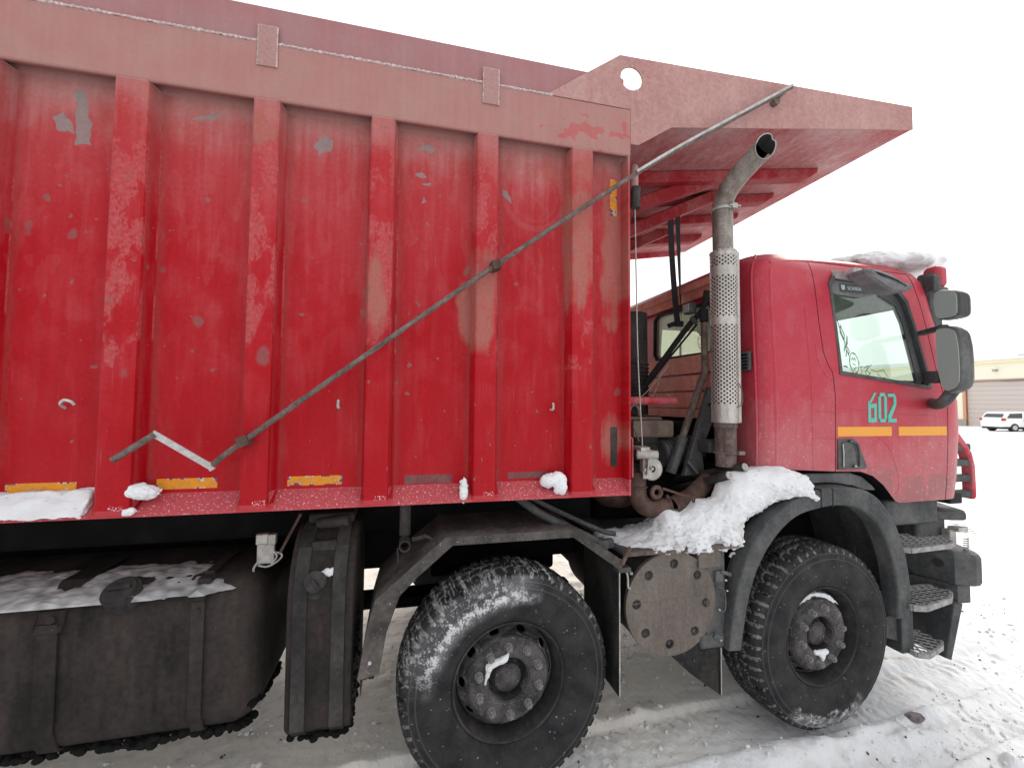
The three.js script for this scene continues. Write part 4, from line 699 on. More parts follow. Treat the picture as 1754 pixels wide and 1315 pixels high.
    part('pane_scribble', door, m, [lean(new THREE.PlaneGeometry(0.58, 0.43).translate(2.475, 2.325, 0), -0.0218)], { uv: 'own' });
    const c2 = document.createElement('canvas'); c2.width = c2.height = 128; const q = c2.getContext('2d'); q.strokeStyle = 'rgb(78,84,70)'; q.lineWidth = 7; q.beginPath(); q.ellipse(64, 62, 40, 54, 0, 0, 7); q.stroke(); q.beginPath(); q.moveTo(44, 40); q.lineTo(84, 40); q.moveTo(50, 62); q.lineTo(80, 66); q.moveTo(48, 88); q.lineTo(64, 78); q.lineTo(84, 92); q.stroke();
    const t2 = new THREE.CanvasTexture(c2); t2.colorSpace = THREE.SRGBColorSpace; t2.needsUpdate = true;
    part('pane_sticker', cab, new THREE.MeshStandardMaterial({ map: t2, transparent: true, alphaTest: 0.4, roughness: 0.7, side: THREE.DoubleSide }), [new THREE.PlaneGeometry(0.12, 0.12).rotateY(-Math.PI / 2).translate(1.598, 2.40, -0.66)], { uv: 'own' });
  }
  // furniture seen through the panes
  part('dashboard', cab, M.plastic, [box(2.85, 3.2, 1.9, 2.12, -2.2, -0.2, 0.06), cyl([2.72, 2.10, -0.62], [2.74, 2.13, -0.62], 0.20, 0.20, 28)]);
  // pressed ribs and seams of the back wall
  part('back_wall_panel', cab, M.cabRear, [box(1.552, 1.566, 2.165, 2.30, -2.0, -0.33, 0.006), box(1.545, 1.564, 2.035, 2.150, -2.0, -0.33, 0.006), box(1.553, 1.564, 1.905, 2.025, -2.0, -0.33, 0.005), box(1.548, 1.564, 1.83, 1.893, -2.0, -0.33, 0.006), box(1.560, 1.574, 2.30, 2.80, -0.50, -0.33, 0.004), box(1.560, 1.574, 2.72, 2.82, -2.0, -0.33, 0.004)]);
  const rf = []; for (const [z0, z1] of [[-0.75, -0.33], [-1.4, -0.75], [-2.1, -1.4]]) rf.push(bar([1.56, 2.815, z1], [1.555, 2.815, z0 + 0.01], 0.05, 0.055));
  part('roof_gutter', cab, M.cabRear, rf);
  part('corner_bead', cab, M.cabRed, [tube([[1.568, 1.55, -0.115], [1.566, 1.9, -0.108], [1.578, 2.4, -0.135], [1.605, 2.72, -0.175], [1.64, 2.84, -0.20], [1.72, 2.925, -0.26], [1.84, 2.978, -0.40]], 0.008, 60, 8), tube([[1.655, 1.545, -0.062], [1.655, 2.0, -0.059], [1.67, 2.45, -0.091], [1.69, 2.70, -0.120], [1.71, 2.80, -0.137]], 0.015, 50, 14), tube([[1.93, 1.54, -0.063], [1.925, 2.0, -0.060], [1.93, 2.45, -0.093], [1.94, 2.75, -0.131]], 0.016, 50, 14), tube([[1.98, 2.8, -0.135], [1.985, 2.3, -0.077], [2.0, 2.2, -0.066], [2.04, 2.13, -0.061], [2.09, 2.10, -0.059]], 0.012, 40, 12)]);
  part('rear_vent', cab, M.plastic, [box(1.545, 1.566, 2.145, 2.27, -0.27, -0.135, 0.012)]);
  for (let i = 0; i < 5; i++) part('vent_slat', cab, M.black, [box(1.541, 1.548, 2.158 + i * 0.021, 2.168 + i * 0.021, -0.255, -0.15, 0.002)]);
  part('rain_gutter', cab, M.cabRed, [tube([[1.72, 2.845, -0.150], [2.0, 2.885, -0.168], [2.5, 2.892, -0.172], [2.86, 2.875, -0.168]], 0.010, 50, 8)]);
  // creases pressed into the door
  part('door_crease', door, M.cabRed, [tube([[2.36, 1.745, -0.0505], [2.45, 1.73, -0.0505], [2.545, 1.65, -0.0525], [2.60, 1.53, -0.055], [2.625, 1.40, -0.060], [2.60, 1.36, -0.063]], 0.0045, 50, 8), tube([[2.12, 1.925, -0.0495], [2.5, 1.885, -0.0485], [3.04, 1.865, -0.049]], 0.003, 40, 8)]);
  part('cab_crease', cab, M.cabRed, [tube([[1.97, 1.895, -0.0485], [2.095, 1.89, -0.0485]], 0.0035, 12, 8), tube([[1.97, 1.73, -0.0495], [2.095, 1.725, -0.0495]], 0.0035, 12, 8)]);
  // number and amber strips
  const digit = (P, x, y, w, h) => P.map((poly) => poly.map(([a, b]) => [x + a * w, y + b * h]));
  const D6 = [[[0.72, 1], [0.98, 1], [0.36, 0.66], [0.10, 0.66]], [[0.0, 0.72], [0.30, 0.60], [0.30, 0.0], [0, 0]], [[0.31, 0.63], [1, 0.63], [1, 0.48], [0.31, 0.48]], [[0.70, 0.475], [1, 0.475], [1, 0.0], [0.70, 0]], [[0.31, 0.14], [0.69, 0.14], [0.69, 0], [0.31, 0]]];
  const D0 = [[[0, 0.12], [0.30, 0.12], [0.30, 0.88], [0, 0.88]], [[0.70, 0.12], [1, 0.12], [1, 0.88], [0.70, 0.88]], [[0.12, 0.885], [0.88, 0.885], [0.78, 1], [0.22, 1]], [[0.22, 0], [0.78, 0], [0.88, 0.115], [0.12, 0.115]]];
  const D2 = [[[0, 0.98], [0.80, 0.98], [0.98, 0.87], [0.0, 0.87]], [[0.70, 0.865], [1, 0.865], [1, 0.60], [0.70, 0.64]], [[0.70, 0.635], [1, 0.595], [0.34, 0.13], [0, 0.13], [0, 0.22]], [[0, 0.125], [1, 0.125], [1, 0], [0, 0]]];
  let k = 0;
  for (const [P, x] of [[D6, 2.368], [D0, 2.452], [D2, 2.532]]) part('door_number', door, M.teal, digit(P, x, 1.826, 0.070, 0.190).map((q) => ext(q.map(([a, b]) => [a + (b - 1.9) * 0.02, b]), -0.0495, -0.0450 + 0.0002 * k++)), { label: 'turquoise stencilled digit' });
  for (const [x0, x1] of [[2.118, 2.562], [2.622, 3.050]]) part('amber_strip', door, M.amberClean, [box(x0, x1, 1.737, 1.797, -0.060, -0.0458, 0.001)]);
  // handle recess
  part('door_handle', door, M.plastic, [ext([[2.112, 1.530], [2.112, 1.722], [2.24, 1.722], [2.275, 1.70], [2.345, 1.545], [2.335, 1.530]], -0.06, -0.043, 0.004), ext([[2.14, 1.545], [2.145, 1.70], [2.20, 1.705], [2.235, 1.68], [2.255, 1.60], [2.255, 1.545]], -0.05, -0.036, 0.004), tube([[2.185, 1.708, -0.03], [2.235, 1.70, -0.026], [2.262, 1.64, -0.026], [2.268, 1.55, -0.03]], 0.009, 30, 8), disc([2.225, 1.552, -0.036], [0, 0, 1], 0.012, 0.012)]);
  part('handle_frost', door, M.frostGrey, [tube([[2.142, 1.69, -0.035], [2.145, 1.62, -0.034], [2.142, 1.548, -0.034]], 0.004, 16, 6), disc([2.225, 1.552, -0.025], [0, 0, 1], 0.006, 0.004)]);
  // front face below the windshield: curved end with open slots, black slats
  part('front_panel', cab, M.redTube, [ext([[3.12, 1.83], [3.32, 1.79], [3.42, 1.69], [3.49, 1.60], [3.52, 1.50], [3.522, 1.28], [3.505, 1.262], [3.485, 1.262], [3.482, 1.49], [3.455, 1.58], [3.38, 1.66], [3.28, 1.715], [3.12, 1.74]], -0.235, -0.165, 0.010)]);
  for (let i = 0; i < 4; i++) part('grille_slat', cab, M.plastic, [box(3.20, 3.495, 1.275 + i * 0.112, 1.328 + i * 0.112, -0.228, -0.172, 0.012)]);
  part('front_corner_gap', cab, M.gap, [box(3.18, 3.30, 1.25, 1.32, -0.5, -0.12, 0.01)]);
  // dark corner deflector between the pillar and the mirrors
  part('corner_deflector', truck, M.plastic, [ext([[3.02, 2.80], [3.07, 2.88], [3.13, 2.87], [3.15, 2.60], [3.145, 2.35], [3.17, 2.05], [3.06, 2.05], [3.035, 2.4]], -0.21, -0.10, 0.02), box(3.02, 3.09, 2.74, 2.85, -0.14, -0.07, 0.012)]);
  part('corner_lamp', truck, M.cabRed, [box(3.10, 3.20, 2.78, 2.935, -0.20, -0.09, 0.035, 4)]);
  part('corner_lamp_base', truck, M.plastic, [box(3.10, 3.205, 2.62, 2.785, -0.20, -0.085, 0.03, 4)]);
}
{ // mirrors: each a housing with a pane that looks back along the truck
  const round = (P, n = 44) => { const Q = []; P.forEach((a, i) => { const b = P[(i + 1) % P.length]; for (const t of [0.2, 0.5, 0.8]) Q.push(V(mix(a[0], b[0], t), mix(a[1], b[1], t), 0)); }); return new THREE.CatmullRomCurve3(Q, true, 'centripetal').getPoints(n).slice(0, -1).map((q) => [q.x, q.y]); };
  const mir = (name, P0, x0, depth, label) => { // outline in (z, y) at x0, housing bulges forward
    const P = round(P0);
    const m = part(name, truck, M.plastic, [extX(P, x0, x0 + depth * 0.6, 0.018), extX(P.map(([z, y]) => { const cz = P.reduce((s, q) => s + q[0], 0) / P.length, cyy = P.reduce((s, q) => s + q[1], 0) / P.length; return [cz + (z - cz) * 0.93, cyy + (y - cyy) * 0.95]; }), x0 + depth * 0.3, x0 + depth, depth * 0.3)], { label });
    const cz = P.reduce((s, q) => s + q[0], 0) / P.length, cyy = P.reduce((s, q) => s + q[1], 0) / P.length;
    part('mirror_pane', m, M.mirror, [extX(P.map(([z, y]) => [cz + (z - cz) * 0.88, cyy + (y - cyy) * 0.92]), x0 - 0.003, x0 + 0.004)]); return m;
  };
  mir('wide_mirror', [[0.095, 2.50], [0.085, 2.60], [0.095, 2.66], [0.12, 2.675], [0.195, 2.655], [0.222, 2.63], [0.222, 2.51], [0.205, 2.482], [0.12, 2.478]], 2.75, 0.15, 'upper small mirror on the cab corner');
  mir('main_mirror', [[0.090, 2.40], [0.098, 2.44], [0.165, 2.438], [0.205, 2.41], [0.222, 2.30], [0.222, 2.08], [0.20, 2.03], [0.145, 2.008], [0.115, 2.05], [0.092, 2.18]], 2.75, 0.16, 'tall main mirror on the cab corner');
  part('mirror_arm', truck, M.plastic, [bar([2.86, 2.425, -0.06], [2.80, 2.440, 0.12], 0.045, 0.03), bar([2.80, 2.47, 0.13], [2.80, 2.42, 0.13], 0.05, 0.05), tube([[2.94, 1.955, -0.05], [2.86, 1.945, 0.02], [2.80, 1.965, 0.10], [2.82, 2.04, 0.14]], 0.035, 30, 12), bar([2.90, 2.13, -0.05], [2.80, 2.12, 0.09], 0.05, 0.08)]);
  const rm = part('kerb_mirror', truck, M.greyPlastic, [ext(round([[2.165, 2.742], [2.19, 2.775], [2.26, 2.772], [2.40, 2.737], [2.525, 2.685], [2.54, 2.664], [2.48, 2.642], [2.36, 2.645], [2.25, 2.695]]), -0.02, 0.13, 0.028)]);
  part('mirror_arm', rm, M.frostGrey, [bar([2.24, 2.76, -0.02], [2.21, 2.815, -0.16], 0.03, 0.05), box(2.19, 2.26, 2.765, 2.80, -0.05, 0.03, 0.01)]);
}

part('cab_skirt', truck, M.greyPlastic, [ext([[1.80, 1.36], [1.80, 1.50], [2.28, 1.498], [2.385, 1.47], [2.47, 1.41], [2.50, 1.375], [2.40, 1.38], [2.30, 1.415], [2.0, 1.40]], -0.45, -0.11, 0.01)]);

/* ---- bumper corner, steps */
{
  const bp = part('bumper', truck, M.plastic, [
    extY([[2.86, -0.34], [3.0, -0.20], [3.18, -0.10], [3.26, -0.08], [3.32, -0.12], [3.50, -0.45], [3.60, -1.2], [2.9, -1.2]], 1.14, 1.205, 0.02),
    extY([[2.66, -0.34], [3.0, -0.32], [3.18, -0.22], [3.26, -0.25], [3.45, -0.5], [3.5, -1.2], [2.66, -1.2]], 0.98, 1.15, 0.01),
    extY([[3.02, -0.30], [3.10, -0.06], [3.20, 0.0], [3.25, 0.0], [3.31, -0.06], [3.50, -0.4], [3.60, -1.2], [3.0, -1.2]], 0.72, 0.945, 0.034),
    extY([[3.02, -0.30], [3.12, -0.06], [3.22, -0.05], [3.36, -0.35], [3.45, -1.2], [3.0, -1.2]], 0.60, 0.725, 0.01),
    box(3.0, 3.25, 0.90, 1.12, -0.9, -0.22, 0.02)], { label: 'dark plastic bumper corner with steps' });
  part('bumper_hole', bp, M.gap, [disc([3.07, 0.855, -0.132], [-0.75, 0, 0.5], 0.026, 0.004)]);
  part('step_well', truck, M.plastic, [box(2.55, 3.06, 0.60, 1.29, -0.45, -0.30, 0.015), box(2.62, 3.10, 1.12, 1.30, -0.36, -0.14, 0.02), box(2.95, 3.22, 0.94, 1.21, -0.60, -0.17, 0.03), ext([[3.02, 0.62], [3.10, 0.62], [2.98, 0.27], [2.93, 0.29]], -0.28, -0.02, 0.006), box(2.56, 2.66, 0.36, 0.66, -0.3, -0.02, 0.01), ext([[2.54, 0.62], [2.62, 0.62], [2.66, 0.36], [2.58, 0.42], [2.46, 0.46], [2.44, 0.56]], -0.26, -0.05, 0.006), box(2.56, 2.72, 0.88, 0.96, -0.31, -0.27, 0.008)]);
  const step = (P, y, t, ang) => {
    const n = P.length, loop = P.map((p, i) => [p, P[(i + 1) % n]]), g = loop.map(([a, b]) => bar([a[0], y - t / 2, a[1]], [b[0], y - t / 2, b[1]], 0.018, t));
    const xs = P.map((p) => p[0]), zs = P.map((p) => p[1]), x0 = Math.min(...xs), x1 = Math.max(...xs), z0 = Math.min(...zs), z1 = Math.max(...zs);
    for (const s of [1, -1]) for (let c = -0.6; c < 0.9; c += 0.062) { // two families of slanting bars, clipped to the outline
      let prev = null; for (let q = 0; q <= 60; q++) { const z = mix(z0, z1, q / 60), x = (x0 + x1) / 2 - 0.25 + c + s * (z - z0) * 0.75, inn = inPoly(x, z, P); if (inn && !prev) prev = [x, z]; if ((!inn || q === 60) && prev) { const e = [x, z]; if (Math.hypot(e[0] - prev[0], e[1] - prev[1]) > 0.015) g.push(bar([prev[0], y - 0.005, prev[1]], [e[0], y - 0.005, e[1]], 0.009, 0.007)); prev = null; } }
    }
    return part('step', truck, M.stepGrey, g);
  };
  step([[2.56, -0.02], [2.60, 0.016], [2.96, 0.0], [3.05, -0.03], [3.14, -0.13], [3.14, -0.24], [2.62, -0.25]], 1.03, 0.03);
  step([[2.58, 0.03], [2.66, 0.055], [2.95, 0.0], [3.06, -0.06], [3.12, -0.13], [3.06, -0.20], [2.62, -0.21]], 0.685, 0.035);
  step([[2.62, 0.02], [2.68, 0.045], [2.88, -0.01], [2.96, -0.06], [3.0, -0.16], [2.93, -0.21], [2.66, -0.20]], 0.385, 0.03);
  // spring-loaded latch and frost spikes on the bumper's corner
  const coil = Array.from({ length: 60 }, (_, i) => [3.24 + 0.014 * Math.cos(i * 0.75), 1.03 - i * 0.0017, -0.075 + 0.014 * Math.sin(i * 0.75)]);
  part('bumper_latch', truck, M.galv, [tube(coil, 0.0035, 240, 6), box(3.14, 3.20, 0.98, 1.08, -0.16, -0.10, 0.01), box(3.17, 3.26, 1.07, 1.10, -0.14, -0.07, 0.006), ...[0, 1, 2, 3, 4].map((i) => bar([3.18, 1.07 + i * 0.012, -0.11], [3.30 - 0.01 * i, 1.065 + i * 0.012, -0.045 - 0.01 * i], 0.005, 0.005))]);
}

/* ---- exhaust stack with its perforated shield */
{
  const ex = part('exhaust_stack', truck, M.pipeSteel, [
    cyl([1.40, 2.86, -0.18], [1.40, 3.12, -0.18], 0.061, 0.061, 40),
    (() => { const c = new THREE.CatmullRomCurve3([V(1.40, 3.11, -0.18), V(1.40, 3.185, -0.18), V(1.402, 3.255, -0.145), V(1.413, 3.325, -0.055), V(1.430, 3.372, 0.035), V(1.447, 3.415, 0.12)], false, 'centripetal'), g = new THREE.TubeGeometry(c, 60, 0.061, 40), p = g.attributes.position, d = V(0.19, 0.44, 0.875).normalize(), nn = V(-0.10, -0.10, 0.98).normalize(), T = V(1.447, 3.415, 0.12); for (let i = p.count - 41; i < p.count; i++) { const q = V(p.getX(i), p.getY(i), p.getZ(i)); q.addScaledVector(d, nn.dot(T.clone().sub(q)) / nn.dot(d)); p.setXYZ(i, q.x, q.y, q.z); } return g; })(),
  ], { label: 'upright exhaust pipe with a bent tip behind the cab' });
  const dir = V(0.19, 0.44, 0.875).normalize(), cutN = V(-0.10, -0.10, 0.98).normalize(), tip = V(1.447, 3.415, 0.12), q = new THREE.Quaternion().setFromUnitVectors(V(0, 0, 1), dir);
  const edge = []; for (let i = 0; i < 48; i++) { const a = i / 48 * Math.PI * 2, k = 0.0595 * (1 - 0.20 * Math.exp(-(((a - 0.75) / 0.25) ** 2))), v = V(k * Math.cos(a), k * Math.sin(a), 0).applyQuaternion(q); v.addScaledVector(dir, -cutN.dot(v) / cutN.dot(dir)).add(tip); edge.push(v); }
  part('pipe_lip', ex, M.galv, [new THREE.TubeGeometry(new THREE.CatmullRomCurve3(edge, true), 96, 0.0034, 6, true)]);
  const bore = new THREE.BufferGeometry(), bp = [], bi = []; edge.forEach((v) => { const o = v.clone().sub(tip).multiplyScalar(0.95), a = o.clone().add(tip).addScaledVector(dir, -0.002), b = o.clone().add(tip).addScaledVector(dir, -0.16); bp.push(a.x, a.y, a.z, b.x, b.y, b.z); }); for (let i = 0; i < 48; i++) { const a = i * 2, b = ((i + 1) % 48) * 2; bi.push(a, b, a + 1, a + 1, b, b + 1); if (i > 0 && i < 47) bi.push(1, a + 1, b + 1); } bore.setAttribute('position', new THREE.Float32BufferAttribute(bp, 3)); bore.setIndex(bi); bore.computeVertexNormals();
  part('pipe_bore', ex, M.gap, [bore]);
  part('pipe_clamp', ex, M.galv, [new THREE.TorusGeometry(0.064, 0.006, 8, 40).rotateX(Math.PI / 2).scale(1, 2.0, 1).translate(1.40, 3.165, -0.18), box(1.41, 1.45, 3.15, 3.185, -0.125, -0.10, 0.006), cyl([1.39, 3.168, -0.105], [1.47, 3.168, -0.105], 0.006, 0.006, 10)]);
  // shield: tube of cells, each with a round hole where it is perforated
  const cell = [], rad = 0.079, NC = 30, y0 = 1.83, y1 = 2.878, dy = 0.0245, rowsN = Math.round((y1 - y0) / dy);
  const pos = [], nrm = [], push = (u, v) => { const a = u / rad; pos.push(1.40 + rad * Math.sin(a), v, -0.18 + rad * Math.cos(a)); nrm.push(Math.sin(a), 0, Math.cos(a)); };
  const cw = (2 * Math.PI * rad) / NC;
  for (let c = 0; c < NC; c++) for (let r = 0; r < rowsN; r++) {
    const u0 = c * cw, vOff = (c % 2) * 0.5, v0 = y0 + (r + vOff) * dy, y = v0 + dy / 2, holeBand = (y > 1.93 && y < 2.42) || (y > 2.475 && y < 2.735) || (y > 2.79 && y < 2.86), ca = ((c + 0.5) / NC * 360 + 360) % 360;
    const front = ca < 38 || ca > 200; // the seam side is plain
    if (holeBand && front) {
      const uc = u0 + cw / 2, vc = y, h = 0.0062, K = 12;
      const sq = (t) => { const x = Math.cos(t), w = Math.sin(t), m = Math.max(Math.abs(x), Math.abs(w)); return [uc + x / m * cw / 2, vc + w / m * dy / 2]; };
      for (let k = 0; k < K; k++) { const t0 = k / K * 2 * Math.PI + Math.PI / 4, t1 = (k + 1) / K * 2 * Math.PI + Math.PI / 4, A = sq(t0), B = sq(t1), C = [uc + h * Math.cos(t1), vc + h * Math.sin(t1)], D2 = [uc + h * Math.cos(t0), vc + h * Math.sin(t0)]; push(...A); push(...B); push(...C); push(...A); push(...C); push(...D2); }
    } else { const A = [u0, v0], B = [u0 + cw, v0], C = [u0 + cw, v0 + dy], D2 = [u0, v0 + dy]; push(...A); push(...B); push(...C); push(...A); push(...C); push(...D2); }
  }
  const sg = new THREE.BufferGeometry(); sg.setAttribute('position', new THREE.Float32BufferAttribute(pos, 3)); sg.setAttribute('normal', new THREE.Float32BufferAttribute(nrm, 3));
  part('heat_shield', ex, M.shield, [sg, new THREE.TorusGeometry(rad, 0.0035, 6, 48).rotateX(Math.PI / 2).translate(1.40, 2.886, -0.18), new THREE.CylinderGeometry(rad, rad, 0.028, 48, 1, true).translate(1.40, 2.872, -0.18), new THREE.CylinderGeometry(rad, rad, 0.03, 48, 1, true).translate(1.40, 1.835, -0.18), box(1.440, 1.474, 1.818, 2.884, -0.145, -0.120, 0.01)], { label: 'perforated pale metal shield of the exhaust' });
  part('inner_pipe', ex, M.rust, [cyl([1.40, 1.8, -0.18], [1.40, 2.9, -0.18], 0.058, 0.058, 32)]);
  const bel = []; for (let i = 0; i <= 60; i++) { const y = 1.64 + i * 0.0026; bel.push(new THREE.Vector2(0.062 + 0.0022 * (i % 2), y)); }
  part('flexible_joint', ex, M.rodSteel, [new THREE.LatheGeometry(bel, 40).translate(1.40, 0, -0.18), cyl([1.40, 1.79, -0.18], [1.40, 1.825, -0.18], 0.069, 0.069, 40), new THREE.TorusGeometry(0.066, 0.007, 8, 40).rotateX(Math.PI / 2).translate(1.40, 1.635, -0.18), box(1.43, 1.475, 1.625, 1.65, -0.13, -0.10, 0.005), cyl([1.40, 1.55, -0.18], [1.40, 1.63, -0.18], 0.060, 0.060, 32)]);
  part('tie_wire', ex, M.rodSteel, [tube([[1.43, 2.06, -0.095], [1.47, 2.03, -0.12], [1.478, 1.97, -0.12], [1.46, 1.93, -0.11], [1.42, 1.915, -0.098]], 0.0025, 30, 5)]);
}

/* ---- machinery between the body and the cab */
{
  part('strut', truck, M.rodSteel, [cyl([1.215, 1.50, -0.47], [1.478, 2.16, -0.47], 0.024, 0.024, 14), cyl([1.478, 2.10, -0.47], [1.478, 2.60, -0.47], 0.022, 0.022, 12)]);
  part('strut', truck, M.plastic, [cyl([1.205, 1.47, -0.47], [1.30, 1.71, -0.47], 0.036, 0.036, 18)]);
  part('stack_bracket', truck, M.plastic, [ext([[1.26, 1.46], [1.46, 2.05], [1.50, 2.05], [1.50, 1.85], [1.40, 1.62], [1.42, 1.46]], -0.44, -0.40, 0.006, [circlePath(1.462, 1.93, 0.018)]), cyl([1.27, 1.56, -0.38], [1.33, 1.48, -0.36], 0.014, 0.014, 10), box(1.36, 1.5, 1.62, 1.70, -0.42, -0.28, 0.01)]);
  part('frame_pipe', truck, M.darkSteel, [cyl([1.30, 1.345, -0.80], [1.43, 1.563, -0.06], 0.024, 0.024, 20), cyl([1.33, 1.28, -0.75], [1.305, 1.520, -0.04], 0.025, 0.025, 20), cyl([1.33, 1.32, -0.7], [1.362, 1.492, -0.08], 0.018, 0.018, 16), box(1.36, 1.47, 1.46, 1.53, -0.22, -0.12, 0.02)]);
  const ends = []; for (const [p, n, r] of [[[1.43, 1.563, -0.058], [0.13, 0.218, 0.74], 0.0235], [[1.305, 1.520, -0.038], [-0.025, 0.24, 0.71], 0.0245], [[1.362, 1.492, -0.078], [0.03, 0.17, 0.62], 0.0175]]) { const d = V(...n).normalize(), q = new THREE.Quaternion().setFromUnitVectors(V(0, 0, 1), d); ends.push(new THREE.TorusGeometry(r * 0.68, r * 0.3, 8, 24).applyQuaternion(q).translate(...p)); ends.push(disc(p, n, r * 0.45, -0.01, 12)); }
  part('pipe_end', truck, M.galv, ends);
  part('brown_elbow', truck, M.rust, [tube([[0.84, 1.52, -0.27], [0.842, 1.40, -0.27], [0.86, 1.335, -0.26], [0.92, 1.302, -0.24], [1.03, 1.315, -0.20]], 0.056, 50, 24), new THREE.TorusGeometry(0.058, 0.006, 8, 32).rotateX(Math.PI / 2).translate(0.841, 1.43, -0.27), tube([[1.03, 1.315, -0.20], [1.2, 1.36, -0.24], [1.36, 1.44, -0.3]], 0.056, 30, 20)]);
  part('bowl', truck, M.rust, [new THREE.LatheGeometry([[0, -0.16], [0.10, -0.15], [0.17, -0.08], [0.20, 0.0], [0.19, 0.05], [0.1, 0.1]].map(([a, b]) => new THREE.Vector2(a, b)), 36).translate(0.82, 1.42, -0.52)]);
  part('small_fitting', truck, M.rust, [new THREE.TorusGeometry(0.03, 0.014, 10, 24).translate(0.93, 1.405, -0.20), cyl([0.96, 1.43, -0.18], [1.10, 1.385, -0.13], 0.008, 0.008, 8), new THREE.TorusGeometry(0.018, 0.007, 8, 20).rotateY(0.7).translate(1.125, 1.375, -0.12), cyl([1.0, 1.385, -0.2], [1.03, 1.33, -0.2], 0.01)]);
  // air cleaner lid and its ribbed hose
  part('air_lid', truck, M.brownLid, [extY([[0.95, -0.50], [1.25, -0.50], [1.28, -0.58], [1.28, -0.85], [0.95, -0.85]], 1.705, 1.82, 0.015), extY([[0.95, -0.56], [1.20, -0.56], [1.20, -0.85], [0.95, -0.85]], 1.82, 1.842, 0.008)]);
  part('lid_neck', truck, M.darkSteel, [cyl([1.08, 1.55, -0.62], [1.08, 1.71, -0.62], 0.11, 0.11, 30), ...[0, 1, 2].map((i) => new THREE.TorusGeometry(0.112, 0.008, 6, 40).rotateX(Math.PI / 2).translate(1.08, 1.58 + i * 0.045, -0.62))]);
  const hd = V(0.30, 0.02, -0.05).normalize(), ho = V(1.19, 1.585, -0.60), hq = new THREE.Quaternion().setFromUnitVectors(V(0, 0, 1), hd), hg = [cyl(ho.toArray(), ho.clone().addScaledVector(hd, 0.36).toArray(), 0.094, 0.094, 32)];
  for (let i = 0; i < 9; i++) { const c = ho.clone().addScaledVector(hd, 0.015 + i * 0.034); hg.push(new THREE.TorusGeometry(0.096, 0.009, 8, 40).applyQuaternion(hq).translate(c.x, c.y, c.z)); }
  part('ribbed_hose', truck, M.plastic, hg);
  part('air_intake', truck, M.darkSteel, [cyl([1.18, 1.85, -0.98], [1.18, 2.64, -0.98], 0.145, 0.14, 28), ...Array.from({ length: 9 }, (_, i) => new THREE.TorusGeometry(0.147, 0.006, 6, 36).rotateX(Math.PI / 2).translate(1.18, 2.0 + i * 0.03, -0.98)), box(0.9, 1.2, 1.9, 2.5, -1.3, -0.95, 0.04)]);
  part('red_tube', truck, M.redTube, [cyl([0.6, 1.950, -0.55], [1.30, 1.955, -0.55], 0.028, 0.028, 20)]);
  part('engine_block', truck, M.black, [box(0.72, 1.55, 1.15, 1.45, -1.6, -0.6, 0.04), box(1.3, 2.6, 1.2, 1.8, -1.9, -0.75, 0.05), box(1.5, 2.4, 1.20, 1.52, -0.75, -0.45, 0.04)]);
  // winch with rope and ratchet wheel
  const w = part('winch', truck, M.galv, [extX([[-0.235, 1.515], [-0.245, 1.62], [-0.225, 1.675], [-0.19, 1.685], [-0.155, 1.675], [-0.145, 1.60], [-0.16, 1.515]].map(([z, y]) => [z, y]), 0.845, 0.851), box(0.80, 0.86, 1.655, 1.678, -0.25, -0.15, 0.003), box(0.83, 0.89, 1.49, 1.66, -0.185, -0.178, 0.003), cyl([0.79, 1.635, -0.175], [0.90, 1.635, -0.135], 0.026, 0.026, 18), ...[[0.838, 1.545], [0.885, 1.550]].map(([x, y]) => disc([x, y, -0.178], [0, 0, 1], 0.010, 0.012, 12))], { label: 'small grey hand winch on the front of the body' });
  const tooth = []; for (let i = 0; i < 72; i++) { const a = i / 72 * Math.PI * 2, r = i % 2 ? 0.068 : 0.061; tooth.push([0.895 + r * Math.cos(a), 1.545 + r * Math.sin(a)]); }
  part('ratchet_wheel', w, M.galv, [ext(tooth, -0.192, -0.182, 0.001, [circlePath(0.895, 1.545, 0.020)])]);
  part('winch_bolt', w, M.frostGrey, [disc([0.862, 1.635, -0.14], [0.3, 0, 1], 0.015, 0.012, 6), cyl([0.862, 1.63, -0.172], [0.862, 1.63, -0.135], 0.022, 0.022, 20)]);
  part('wire_rope', w, M.galv, [tube([[0.775, 3.10, -0.165], [0.785, 2.7, -0.170], [0.80, 2.2, -0.18], [0.828, 1.66, -0.18]], 0.0042, 80, 7)]);
  part('winch_bracket', truck, M.redTube, [box(0.765, 0.775, 1.50, 1.735, -0.21, -0.19, 0.002), box(0.65, 0.775, 1.725, 1.735, -0.23, -0.19, 0.002)]);
  part('hanging_hook', truck, M.rodSteel, [tube([[0.76, 1.83, -0.22], [0.77, 1.90, -0.22], [0.80, 1.925, -0.22], [0.825, 1.90, -0.22], [0.83, 1.86, -0.22]], 0.008, 24, 8), cyl([0.78, 1.80, -0.2], [0.815, 1.71, -0.2], 0.005, 0.005, 8)]);
  // rope guide roller wrapped in grey cloth
  const gd = part('rope_guide', truck, M.dustRed, [cyl([0.765, 3.20, -0.155], [0.765, 3.335, -0.155], 0.024, 0.026, 20), new THREE.SphereGeometry(0.026, 20, 10).translate(0.765, 3.335, -0.155)]);
  const wrap = new THREE.CylinderGeometry(0.031, 0.030, 0.125, 28, 14), wp = wrap.attributes.position; for (let i = 0; i < wp.count; i++) { const k = 1 + 0.12 * N3(wp.getX(i) * 60, wp.getY(i) * 60, wp.getZ(i) * 60); wp.setX(i, wp.getX(i) * k); wp.setZ(i, wp.getZ(i) * k); } wrap.computeVertexNormals();
  part('cloth_wrap', gd, M.darkSteel, [wrap.translate(0.772, 3.155, -0.155)]);
